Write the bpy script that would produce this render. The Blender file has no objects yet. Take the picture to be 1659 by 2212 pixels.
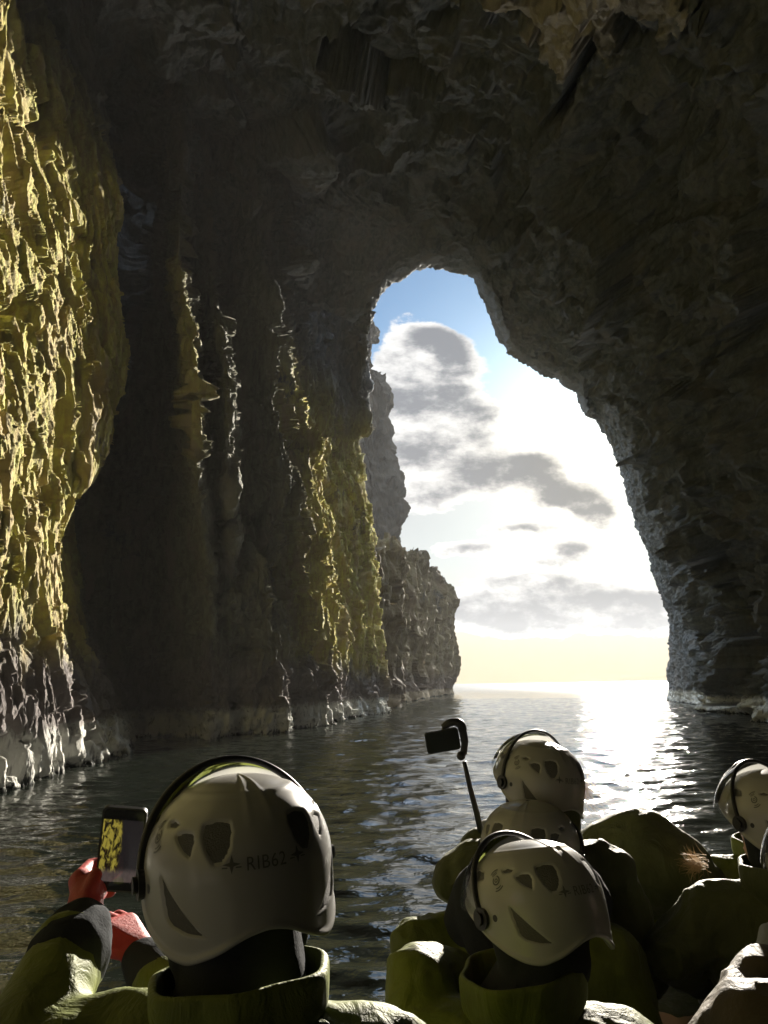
import bpy, bmesh, math, random
import numpy as np
from mathutils import Vector, Matrix
R = math.radians
sc = bpy.context.scene
COL = sc.collection

# ------------------------------------------------------------------ camera, sky, sun, exposure
PITCH, ROLL, FPX, CX, CY, EYE = R(13.05), R(0.75), 1597.0, 829.5, 1106.0, 1.9
cam_d = bpy.data.cameras.new('camera'); cam = bpy.data.objects.new('camera', cam_d); COL.objects.link(cam)
cam_d.sensor_fit = 'VERTICAL'; cam_d.sensor_height = 36.0; cam_d.lens = 36.0*FPX/2212.0
cam_d.clip_start = 0.05; cam_d.clip_end = 60000
CAMM = Matrix.Translation((0, 0, EYE)) @ Matrix.Rotation(R(90)+PITCH, 4, 'X') @ Matrix.Rotation(-ROLL, 4, 'Z')
cam.matrix_world = CAMM
sc.camera = cam
CR = np.array(CAMM.to_3x3())
def ray(px, py):
    """unit-free world direction seen at (px,py) of the 1659x2212 view"""
    v = CR @ np.array([(px-CX)/FPX, -(py-CY)/FPX, -1.0])
    return v
def W(px, py, Y):
    """world point seen at (px,py) whose forward distance is Y"""
    d = ray(px, py); s = Y/d[1]
    return np.array([d[0]*s, Y, EYE+d[2]*s])
def uv(px, py):
    d = ray(px, py); return d[0]/d[1], d[2]/d[1]

SUN_AZ, SUN_EL = R(17.9), R(16.6)
sdir = Vector((math.sin(SUN_AZ)*math.cos(SUN_EL), math.cos(SUN_AZ)*math.cos(SUN_EL), math.sin(SUN_EL)))
sl = bpy.data.lights.new('sun', 'SUN'); sl.energy = 5.0; sl.angle = R(0.55); sl.color = (1.0, 0.91, 0.78)
so = bpy.data.objects.new('sun', sl); COL.objects.link(so); so.rotation_euler = sdir.to_track_quat('Z', 'Y').to_euler()
so.location = (20, 60, 40)

sc.view_settings.view_transform = 'Standard'; sc.view_settings.look = 'None'
sc.view_settings.gamma = 1.0; sc.view_settings.use_curve_mapping = False
sc.view_settings.exposure = 1.75
sc.cycles.max_bounces = 6; sc.cycles.diffuse_bounces = 4; sc.cycles.glossy_bounces = 4
sc.cycles.transmission_bounces = 4; sc.cycles.volume_bounces = 1; sc.cycles.transparent_max_bounces = 8
sc.cycles.sample_clamp_indirect = 6.0; sc.cycles.caustics_refractive = False
sc.cycles.use_denoising = True

class NT:
    """small node-tree helper"""
    def __init__(s, tree): s.t = tree; tree.nodes.clear()
    def n(s, typ, **kw):
        nd = s.t.nodes.new(typ)
        for k, v in kw.items():
            if k.startswith('i_'): nd.inputs[int(k[2:])].default_value = v
            else: setattr(nd, k, v)
        return nd
    def l(s, a, b): s.t.links.new(a, b)
    def m(s, op, a, b=None, c=None, clamp=False):
        nd = s.t.nodes.new('ShaderNodeMath'); nd.operation = op; nd.use_clamp = clamp
        for i, x in enumerate((a, b, c)):
            if x is None: continue
            if isinstance(x, (int, float)): nd.inputs[i].default_value = x
            else: s.l(x, nd.inputs[i])
        return nd.outputs[0]
    def mix(s, f, a, b, mode='MIX'):
        nd = s.t.nodes.new('ShaderNodeMix'); nd.data_type = 'RGBA'; nd.blend_type = mode; nd.clamp_factor = True
        for i, x in ((0, f), (6, a), (7, b)):
            if isinstance(x, (int, float)): nd.inputs[i].default_value = x
            elif isinstance(x, tuple): nd.inputs[i].default_value = (*x[:3], 1)
            else: s.l(x, nd.inputs[i])
        return nd.outputs[2]
    def smooth(s, x, lo, hi):
        nd = s.t.nodes.new('ShaderNodeMapRange'); nd.interpolation_type = 'SMOOTHSTEP'
        s.l(x, nd.inputs[0]); nd.inputs[1].default_value = lo; nd.inputs[2].default_value = hi
        return nd.outputs[0]
    def noise(s, vec, scale, detail=4, rough=0.55, dist=0.0, w=None):
        nd = s.t.nodes.new('ShaderNodeTexNoise')
        if vec is not None: s.l(vec, nd.inputs['Vector'])
        nd.inputs['Scale'].default_value = scale; nd.inputs['Detail'].default_value = detail
        nd.inputs['Roughness'].default_value = rough; nd.inputs['Distortion'].default_value = dist
        return nd.outputs[0]
    def mapping(s, vec, scale=(1, 1, 1), rot=(0, 0, 0), loc=(0, 0, 0)):
        nd = s.t.nodes.new('ShaderNodeMapping'); s.l(vec, nd.inputs[0])
        nd.inputs['Scale'].default_value = scale; nd.inputs['Rotation'].default_value = rot; nd.inputs['Location'].default_value = loc
        return nd.outputs[0]

world = bpy.data.worlds.new('World'); sc.world = world; world.use_nodes = True
w = NT(world.node_tree)
tc = w.n('ShaderNodeTexCoord').outputs['Generated']
sky = w.n('ShaderNodeTexSky'); sky.sky_type = 'NISHITA'; sky.sun_disc = False
sky.sun_elevation = SUN_EL; sky.sun_rotation = SUN_AZ; sky.air_density = 1.0; sky.dust_density = 0.6; sky.ozone_density = 1.5
sep = w.n('ShaderNodeSeparateXYZ'); w.l(tc, sep.inputs[0])
X, Y, Z = sep.outputs
yy = w.m('MAXIMUM', w.m('ABSOLUTE', Y), 0.08)
U0 = w.m('DIVIDE', X, yy); V0 = w.m('DIVIDE', Z, yy)
# noise warps the cloud field; both live on the sky's own directions
cv = w.n('ShaderNodeCombineXYZ'); w.l(U0, cv.inputs[0]); w.l(V0, cv.inputs[1])
cvs = w.mapping(cv.outputs[0], scale=(1, 1.7, 1))
nA = w.noise(cvs, 7.0, 8, 0.58, 0.3)
nB = w.noise(w.mapping(cvs, loc=(5, 3, 1)), 16.0, 9, 0.62)
nW = w.noise(w.mapping(cvs, loc=(2, 9, 4)), 9.0, 5, 0.55)
U = w.m('ADD', U0, w.m('MULTIPLY', w.m('SUBTRACT', nW, 0.5), 0.040))
V = w.m('ADD', V0, w.m('MULTIPLY', w.m('SUBTRACT', nB, 0.5), 0.020))
BL = [(960,742,42,34,1.0),(925,725,30,28,.8),(990,790,48,44,1.0),(868,735,40,50,.75),(940,860,95,60,1.0),(850,820,70,80,.7),
      (1050,900,55,45,.75),(900,960,120,45,1.0),(1030,1010,110,42,1.05),(1165,1005,60,30,1.0),(930,1070,120,38,.9),
      (1230,1075,80,30,1.2),(1285,1112,50,32,1.25),(1120,1140,70,14,1.2),(1010,1185,80,16,1.2),(1235,1185,58,20,1.3),(1180,1215,60,9,.7),
      (1140,1254,100,22,1.35),(1050,1316,95,36,1.4),(1210,1326,130,34,1.5),(1370,1318,100,36,1.5),(1540,1330,110,26,1.0),
      (700,900,90,120,.9),(560,1000,130,120,.8),(400,700,220,110,.8),(1650,1150,120,50,.8),(1300,200,260,90,.7),(200,1100,260,90,.9),(1900,1000,160,80,.8)]
field = None
for (px, py, sx, sy, a) in BL:
    u0, v0 = uv(px, py); su = sx/1500.0; sv = sy/1500.0
    du = w.m('DIVIDE', w.m('SUBTRACT', U, u0), su); dv = w.m('DIVIDE', w.m('SUBTRACT', V, v0), sv)
    g = w.m('MULTIPLY', w.m('EXPONENT', w.m('MULTIPLY', w.m('ADD', w.m('MULTIPLY', du, du), w.m('MULTIPLY', dv, dv)), -0.75)), a)
    field = g if field is None else w.m('ADD', field, g)
dens = w.m('ADD', w.m('ADD', w.m('MINIMUM', field, 1.25), w.m('MULTIPLY', w.m('SUBTRACT', nA, 0.5), 1.5)), w.m('MULTIPLY', w.m('SUBTRACT', nB, 0.5), 0.8))
nC = w.noise(w.mapping(cvs, loc=(1, 6, 8)), 45.0, 6, 0.65)
dens = w.m('ADD', dens, w.m('MULTIPLY', w.m('SUBTRACT', nC, 0.5), 0.55))
cmask = w.smooth(dens, 0.40, 0.62)
core = w.smooth(w.m('ADD', w.m('ADD', dens, w.m('MULTIPLY', w.m('SUBTRACT', nB, 0.5), 0.8)), w.m('MULTIPLY', w.m('SUBTRACT', nW, 0.5), 1.5)), 0.50, 1.35)
# aureole round the sun (thin cloud lit from behind)
dot = w.n('ShaderNodeVectorMath', operation='DOT_PRODUCT'); w.l(tc, dot.inputs[0]); dot.inputs[1].default_value = tuple(sdir)
ang = w.m('ARCCOSINE', dot.outputs['Value'])
gl1 = w.m('EXPONENT', w.m('MULTIPLY', w.m('MULTIPLY', ang, ang), -1/(2*0.12**2)))
gl2 = w.m('EXPONENT', w.m('MULTIPLY', w.m('MULTIPLY', ang, ang), -1/(2*0.05**2)))
gnd = w.smooth(Z, -0.02, 0.0)
SKYM = 0.05
skyc = w.mix(1.0, sky.outputs[0], (SKYM*.50, SKYM*.78, SKYM*1.05), 'MULTIPLY')
add1 = w.mix(gl1, (0, 0, 0), (0.28, 0.27, 0.24))
add2 = w.mix(gl2, (0, 0, 0), (.8, .75, .65))
base = w.mix(1.0, w.mix(1.0, skyc, add1, 'ADD'), add2, 'ADD')
# warm band low over the sea
hi_ = w.m('MULTIPLY', w.m('SUBTRACT', 1.0, w.smooth(w.m('ADD', V0, w.m('MULTIPLY', w.m('SUBTRACT', nA, 0.5), 0.15)), 0.26, 0.44)), 0.8)
base = w.mix(hi_, base, w.mix(gl1, (0.27, 0.26, 0.24), (0.44, 0.42, 0.37)))
lowf = w.m('SUBTRACT', 1.0, w.smooth(V0, 0.0, 0.17))
base = w.mix(w.m('MULTIPLY', lowf, 0.85), base, (0.27, 0.18, 0.05))
edge = w.mix(gl1, (0.46, 0.46, 0.46), (0.6, .57, 0.5))
grey = w.mix(gl1, (0.12, 0.125, 0.14), (0.11, 0.106, 0.10))
cloud = w.mix(core, edge, grey)
fin = w.mix(w.m('MULTIPLY', cmask, 0.96), base, cloud)
fin = w.mix(1.0, fin, (0.70, 0.69, 0.67), 'MULTIPLY')
# bright cloud deck added out of view, high and left, to fill the cave
hf = w.m('MAXIMUM', w.smooth(V0, 0.68, 0.85), w.smooth(w.m('MULTIPLY', U0, -1.0), 0.10, 0.25))
fin = w.mix(w.m('MULTIPLY', hf, 0.85), fin, w.mix(nA, (0.6, 0.75, 1.0), (1.1, 1.25, 1.4)))
bg = w.n('ShaderNodeBackground'); w.l(fin, bg.inputs[0]); bg.inputs[1].default_value = 1.0
wo = w.n('ShaderNodeOutputWorld'); w.l(bg.outputs[0], wo.inputs[0])
world.cycles.sampling_method = 'MANUAL'; world.cycles.sample_map_resolution = 1024

# ------------------------------------------------------------------ numpy noise
_rng = np.random.RandomState(7)
_P = _rng.permutation(256).astype(np.int32); _P = np.concatenate([_P, _P, _P[:2]])
_G = _rng.randn(256, 3).astype(np.float32); _G /= np.linalg.norm(_G, axis=1, keepdims=True)
def perlin(p, seed=0):
    p = p.astype(np.float32) + np.float32(seed*17.37)
    i = np.floor(p).astype(np.int32); f = p-i; i &= 255
    u = f*f*f*(f*(f*6-15)+10)
    out = 0
    for dx in (0, 1):
        wx = u[..., 0] if dx else 1-u[..., 0]
        a = _P[(i[..., 0]+dx) & 255]
        for dy in (0, 1):
            wy = u[..., 1] if dy else 1-u[..., 1]
            b = _P[(a+i[..., 1]+dy) & 255]
            for dz in (0, 1):
                wz = u[..., 2] if dz else 1-u[..., 2]
                g = _G[_P[(b+i[..., 2]+dz) & 255]]
                d = g[..., 0]*(f[..., 0]-dx)+g[..., 1]*(f[..., 1]-dy)+g[..., 2]*(f[..., 2]-dz)
                out = out + wx*wy*wz*d
    return out*1.5
def fbm(p, oct=4, seed=0, gain=0.5):
    s = 0; a = 1.0; t = 0
    for k in range(oct):
        s = s+a*perlin(p*(2.03**k), seed+k*3); t += a; a *= gain
    return s/t*1.3
def ridged(p, oct=4, seed=0, gain=0.5):
    s = 0; a = 1.0; t = 0
    for k in range(oct):
        s = s+a*(1-2*np.abs(perlin(p*(2.03**k), seed+k*3))); t += a; a *= gain
    return s/t
def sstep(x, lo, hi):
    t = np.clip((x-lo)/(hi-lo), 0, 1); return t*t*(3-2*t)
def terrace(x, n, k=0.15):
    y = x*n; f = np.floor(y); r = y-f
    return (f+sstep(r, 0.5-k, 0.5+k))/n

def _h(i, k):
    h = (i[..., 0]*73856093) ^ (i[..., 1]*19349663) ^ (i[..., 2]*83492791) ^ (k*2654435)
    h = (h ^ (h >> 13))*1274126177 & 0x7fffffff
    return ((h ^ (h >> 16)) & 0xffff).astype(np.float32)/65535.0
def facets(P, scale, seed=0, tilt=0.5, warp=0.0):
    """broken-slab relief: every voronoi cell gets its own height and its own tilted plane"""
    Q = (P/np.array(scale)).astype(np.float32)
    if warp: Q = Q+np.float32(warp)*np.stack([perlin(Q*1.7, seed+k) for k in (1, 2, 3)], -1)
    i0 = np.floor(Q).astype(np.int64); best = np.full(Q.shape[:-1], 1e9, np.float32)
    out = np.zeros(Q.shape[:-1], np.float32)
    for dx in (-1, 0, 1):
        for dy in (-1, 0, 1):
            for dz in (-1, 0, 1):
                c = i0+np.array([dx, dy, dz])
                o = np.stack([_h(c, seed*7+1), _h(c, seed*7+2), _h(c, seed*7+3)], -1)
                v = Q-(c+o)
                d = (v*v).sum(-1); m = d < best
                r = np.stack([_h(c, seed*7+4), _h(c, seed*7+5), _h(c, seed*7+6)], -1)-0.5
                val = (_h(c, seed*7+9)-0.5)+2*tilt*(v*r).sum(-1)
                best = np.where(m, d, best); out = np.where(m, val, out)
    return out

# ------------------------------------------------------------------ object helpers
def tag(o, label=None, cat=None, group=None, kind=None):
    if label: o['label'] = label
    if cat: o['category'] = cat
    if group: o['group'] = group
    if kind: o['kind'] = kind
    return o
def link(name, me, mat=None, parent=None, smooth=True):
    if mat: me.materials.append(mat)
    if smooth: me.polygons.foreach_set('use_smooth', np.ones(len(me.polygons), bool))
    o = bpy.data.objects.new(name, me); COL.objects.link(o)
    if parent: o.parent = parent
    return o
def grid_mesh(name, P, closed_u=False, closed_v=False, flip=False):
    """P: (nu,nv,3) -> quad grid mesh"""
    nu, nv = P.shape[:2]
    idx = np.arange(nu*nv).reshape(nu, nv)
    if closed_u: idx = np.vstack([idx, idx[:1]])
    if closed_v: idx = np.hstack([idx, idx[:, :1]])
    q = np.stack([idx[:-1, :-1], idx[1:, :-1], idx[1:, 1:], idx[:-1, 1:]], -1).reshape(-1, 4)
    if flip: q = q[:, ::-1]
    me = bpy.data.meshes.new(name)
    me.vertices.add(nu*nv); me.vertices.foreach_set('co', P.reshape(-1).astype(np.float32))
    me.loops.add(q.size); me.loops.foreach_set('vertex_index', q.reshape(-1).astype(np.int32))
    me.polygons.add(len(q)); me.polygons.foreach_set('loop_start', np.arange(0, q.size, 4, dtype=np.int32))
    me.update(calc_edges=True)
    return me
def cr_interp(C, counts, axis):
    """Catmull-Rom along an axis; counts = samples per interval (int or list)"""
    C = np.moveaxis(np.asarray(C, float), axis, 0); n = len(C)
    if isinstance(counts, int): counts = [counts]*(n-1)
    out = []
    for i in range(n-1):
        p0 = C[max(i-1, 0)]; p1 = C[i]; p2 = C[i+1]; p3 = C[min(i+2, n-1)]
        t = np.arange(counts[i])/counts[i]
        t = t.reshape(-1, *([1]*(C.ndim-1)))
        m1 = (p2-p0)*0.5*0.8; m2 = (p3-p1)*0.5*0.8
        t2 = t*t; t3 = t2*t
        out.append((2*t3-3*t2+1)*p1+(t3-2*t2+t)*m1+(-2*t3+3*t2)*p2+(t3-t2)*m2)
    out.append(C[-1:])
    return np.moveaxis(np.concatenate(out), 0, axis)
def normals(P):
    a = np.gradient(P, axis=0); b = np.gradient(P, axis=1)
    n = np.cross(a, b); n /= np.linalg.norm(n, axis=-1, keepdims=True)+1e-9
    return n
def blurN(N, k):
    for ax in (0, 1):
        for _ in range(2):
            pad = [(0, 0)]*3; pad[ax] = (k, k)
            Q = np.pad(N, pad, mode='edge'); c = np.cumsum(Q, axis=ax)
            c = np.concatenate([np.zeros_like(np.take(c, [0], axis=ax)), c], axis=ax)
            n = N.shape[ax]
            N = (np.take(c, range(2*k+1, 2*k+1+n), axis=ax)-np.take(c, range(0, n), axis=ax))/(2*k+1)
    return N/(np.linalg.norm(N, axis=-1, keepdims=True)+1e-9)
def mat(name):
    m = bpy.data.materials.new(name); m.use_nodes = True
    t = NT(m.node_tree); o = t.n('ShaderNodeOutputMaterial'); b = t.n('ShaderNodeBsdfPrincipled')
    t.l(b.outputs[0], o.inputs[0]); return m, t, b, o
def simple(name, col, rough=0.6, spec=0.5, metal=0.0, bump=0.0, bscale=60, var=0.12):
    m, t, b, o = mat(name)
    co = t.n('ShaderNodeTexCoord').outputs['Object']
    n = t.noise(co, bscale*0.3, 4, 0.6)
    c = t.mix(n, tuple(x*(1-var) for x in col), tuple(min(1, x*(1+var)) for x in col))
    t.l(c, b.inputs['Base Color']); b.inputs['Roughness'].default_value = rough
    b.inputs['Specular IOR Level'].default_value = spec; b.inputs['Metallic'].default_value = metal
    if bump:
        bp = t.n('ShaderNodeBump'); bp.inputs['Strength'].default_value = bump; bp.inputs['Distance'].default_value = 0.004
        t.l(t.noise(co, bscale, 5, 0.6), bp.inputs['Height']); t.l(bp.outputs[0], b.inputs['Normal'])
    return m

# ------------------------------------------------------------------ rock materials
def rock_mat(name, moss=1.0, lit_patch=None, tide=True, scale=1.0, dark=1.0):
    m, t, b, o = mat(name)
    g = t.n('ShaderNodeNewGeometry'); pos = g.outputs['Position']
    s = t.n('ShaderNodeSeparateXYZ'); t.l(pos, s.inputs[0]); z = s.outputs[2]
    st = t.mapping(pos, scale=(1, 1, 0.28), rot=(R(14), 0, 0))
    n1 = t.noise(st, 0.9*scale, 6, 0.62, 0.4); n2 = t.noise(st, 5.0*scale, 6, 0.65, 0.5); n3 = t.noise(t.mapping(pos, loc=(9, 2, 5)), 0.35*scale, 4, 0.6)
    rock = t.mix(n2, (0.056, 0.064, 0.070), (0.26, 0.285, 0.30))
    rock = t.mix(t.smooth(n1, 0.40, 0.80), rock, (0.21, 0.205, 0.20))
    col = rock
    if moss > 0:
        mcol = t.mix(t.smooth(n2, 0.3, 0.72), (0.46, 0.36, 0.16), (0.66, 0.66, 0.20))
        mcol = t.mix(t.smooth(n1, 0.50, 0.68), mcol, (0.58, 0.47, 0.24))
        zz = t.m('ADD', z, t.m('MULTIPLY', t.m('SUBTRACT', n1, 0.5), 3.5))
        f = t.m('MULTIPLY', t.smooth(zz, 1.9, 3.6), t.smooth(t.m('ADD', n3, t.m('MULTIPLY', n2, 0.35)), 0.38, 0.56))
        yv = s.outputs[1]
        f = t.m('MULTIPLY', f, t.m('SUBTRACT', 1.0, t.m('MULTIPLY', 0.85, t.m('MULTIPLY', t.smooth(yv, 21.0, 24.5), t.m('SUBTRACT', 1.0, t.smooth(yv, 31.0, 37.0))))))
        f = t.m('MULTIPLY', f, t.m('SUBTRACT', 1.0, t.smooth(zz, 15.0, 21.0)))
        col = t.mix(t.m('MULTIPLY', f, moss), col, mcol)
        f2 = t.m('SUBTRACT', 1.0, t.smooth(zz, 1.9, 3.6))
        col = t.mix(t.m('MULTIPLY', f2, 0.6), col, t.mix(n2, (0.12, 0.09, 0.085), (0.42, 0.35, 0.31)))
    if tide:
        zt = t.m('ADD', z, t.m('MULTIPLY', t.m('SUBTRACT', n2, 0.5), 0.9))
        col = t.mix(t.m('SUBTRACT', 1.0, t.smooth(zt, 0.85, 1.15)), col, t.mix(t.smooth(n2, 0.28, 0.5), (0.22, 0.22, 0.20), (0.80, 0.80, 0.74)))
        col = t.mix(t.m('SUBTRACT', 1.0, t.smooth(zt, 0.0, 0.16)), col, (0.03, 0.035, 0.03))
    if lit_patch:
        dv = t.n('ShaderNodeVectorMath', operation='DISTANCE'); t.l(t.mapping(pos, scale=lit_patch[1]), dv.inputs[0]); dv.inputs[1].default_value = tuple(a*b_ for a, b_ in zip(lit_patch[0], lit_patch[1]))
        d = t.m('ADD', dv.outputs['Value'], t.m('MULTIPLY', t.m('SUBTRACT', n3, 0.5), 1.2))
        col = t.mix(t.m('SUBTRACT', 1.0, t.smooth(d, 0.85, 1.0)), col, t.mix(n2, (0.20, 0.18, 0.14), (0.66, 0.61, 0.52)))  # lit patch painted into the rock as a lighter colour
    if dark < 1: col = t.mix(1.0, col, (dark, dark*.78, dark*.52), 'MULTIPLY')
    t.l(col, b.inputs['Base Color'])
    b.inputs['Roughness'].default_value = 0.85; b.inputs['Specular IOR Level'].default_value = 0.18
    fb = t.noise(t.mapping(pos, scale=(1, 1, 0.4), rot=(R(14), 0, 0)), 9.0*scale, 12, 0.78, 0.3)
    bp = t.n('ShaderNodeBump'); bp.inputs['Strength'].default_value = 1.0; bp.inputs['Distance'].default_value = 0.13/scale
    t.l(fb, bp.inputs['Height']); t.l(bp.outputs[0], b.inputs['Normal'])
    return m
M_WALL = rock_mat('mossy_basalt')
_v = ray(1258, 130); LIT_PATCH = (_v*(21.0-EYE)/_v[2])   # reflected light on the roof, painted in as paler rock colour
M_DARK = rock_mat('dark_basalt', moss=0.0, lit_patch=((LIT_PATCH[0], LIT_PATCH[1], 22.0), (1/3.6, 1/4.2, 1/5.0)))
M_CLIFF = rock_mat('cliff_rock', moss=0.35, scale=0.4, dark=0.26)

def rock_displace(P, side, amp=1.0, streak=1.0, slant=0.25, holes=True, seed=0, lay=0.0):
    """push a smooth sheet out along its (blurred) normals into broken rock; side=+1/-1 picks the cave side"""
    N = blurN(normals(P), 6)*side
    # rotated copy of space: rock grain falls forward and down
    c, s_ = math.cos(slant), math.sin(slant)
    Q = P.copy(); Q[..., 1] = P[..., 1]*c+P[..., 2]*s_; Q[..., 2] = -P[..., 1]*s_+P[..., 2]*c
    big = fbm(Q/np.array([6, 6, 9.]), 3, seed)
    mid = fbm(Q/np.array([1.6, 1.6, 4.2]), 4, seed+20)
    blk = terrace(fbm(Q/np.array([2.2, 2.2, 5.0]), 3, seed+31), 5, 0.10)
    rid = ridged(Q/np.array([.55, .55, 2.6]), 4, seed+40, 0.6)
    fin = ridged(Q/np.array([.16, .16, .6]), 3, seed+50, 0.6)
    d = big*1.1+mid*0.35+blk*0.9+streak*(rid*0.16+fin*0.05)
    if lay: d = d+lay*terrace(fbm(P/np.array([5., 5., 1.1]), 3, seed+60), 6, 0.1)
    if holes:
        h = fbm(Q/np.array([1.3, 1.3, 4.0]), 3, seed+70)
        d = d-0.75*sstep(h, 0.20, 0.30)
        h2 = fbm(Q/np.array([.45, .45, 1.5]), 3, seed+77)
        d = d-0.22*sstep(h2, 0.22, 0.34)
    return P+N*(d*amp)[..., None], N

# ------------------------------------------------------------------ left cave wall
LV = [None, 1640, 1450, 1300, 1150, 1010, 955, 925, 800, 680, 560, 430, 300, 120, -150, -600]   # picture levels of the control rows
def colpx(pxs, Ys, wl):
    """control column: pxs/Ys at each level from the water (wl=(px,py)) up"""
    col = []
    base = W(wl[0], wl[1], Ys[0] if np.ndim(Ys) else Ys)
    base[2] = 0
    below = base.copy(); below[2] = -1.5
    col.append(below); col.append(base)
    for k, py in enumerate(LV[2:]):
        Yk = Ys[k+1] if np.ndim(Ys) else Ys
        px = pxs[k] if np.ndim(pxs) else pxs
        col.append(W(px, py, Yk))
    return col
def colw(x, y, zs, lean=0.0):
    return [np.array([x+lean*z, y, z]) for z in zs]
def waterY(py, px=830):
    d = ray(px, py); return -EYE/d[2]*d[1]

def wall_displace(P):
    N = blurN(normals(P), 6)
    sl = 0.32
    c, s_ = math.cos(sl), math.sin(sl)
    Q = P.copy(); Q[..., 1] = P[..., 1]*c+P[..., 2]*s_; Q[..., 2] = -P[..., 1]*s_+P[..., 2]*c
    far = sstep(P[..., 1], 22, 30)
    wr = 0.5*fbm(P/2.0, 2, 201)[..., None]
    Qw = Q+wr
    big = fbm(Q/np.array([6, 6, 9.]), 3, 1)
    mid = fbm(Qw/np.array([1.6, 1.6, 4.2]), 4, 21)
    blk = terrace(fbm(Qw/np.array([2.2, 2.2, 5.0]), 3, 32), 5, 0.10)
    rid = ridged(Qw/np.array([.50, .50, 1.7]), 4, 41, 0.6)
    fin = ridged(Qw/np.array([.17, .17, .42]), 3, 51, 0.6)
    fa = facets(Qw, (.55, .55, 1.3), 3, 0.9, 0.25); fb = facets(Qw, (.20, .20, .42), 4, 0.9, 0.3)
    fc = facets(Qw, (2.6, 2.6, 9.0), 8, 0.8, 0.25); fd = facets(Qw, (1.1, 1.1, 3.4), 6, 0.8, 0.3)
    d = big*(0.28+0.40*far)+mid*(0.10+0.12*far)+blk*(0.08+0.3*far)+rid*(0.045+0.06*far)+fin*(0.016+0.01*far)
    d = d+0.012*facets(Qw, (.085, .085, .20), 9, 0.9, 0.3)+fa*(0.13+0.12*far)+fb*(0.036+0.02*far)+fc*(0.12+0.7*far*(1-0.75*sstep(P[..., 1], 34, 39)))+fd*(0.08+0.25*far*(1-0.5*sstep(P[..., 1], 34, 39)))-0.12-0.30*far+far*0.45*(1-0.6*sstep(P[..., 1], 34, 39))*(ridged(Qw/np.array([2.2, 2.2, 12.]), 2, 88)-0.5)
    h = fbm(Qw/np.array([1.0, 1.0, 2.2]), 3, 71)      # hollows torn out of the face
    d = d-(0.55)*sstep(h, 0.20, 0.26)
    h2 = fbm(Qw/np.array([.40, .40, 1.2]), 3, 78)
    d = d-0.17*sstep(h2, 0.17, 0.26)
    return P+N*d[..., None], N
ZS = [-1.5, 0, 2, 4, 6, 8, 9, 9.5, 11, 13, 15, 17, 19, 22, 26, 34]
edge = [128, 128, 142, 215, 240, 248, 270, 266, 258, 262, 240, 215, 200, 150]
half = [e*0.5 for e in edge]
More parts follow.
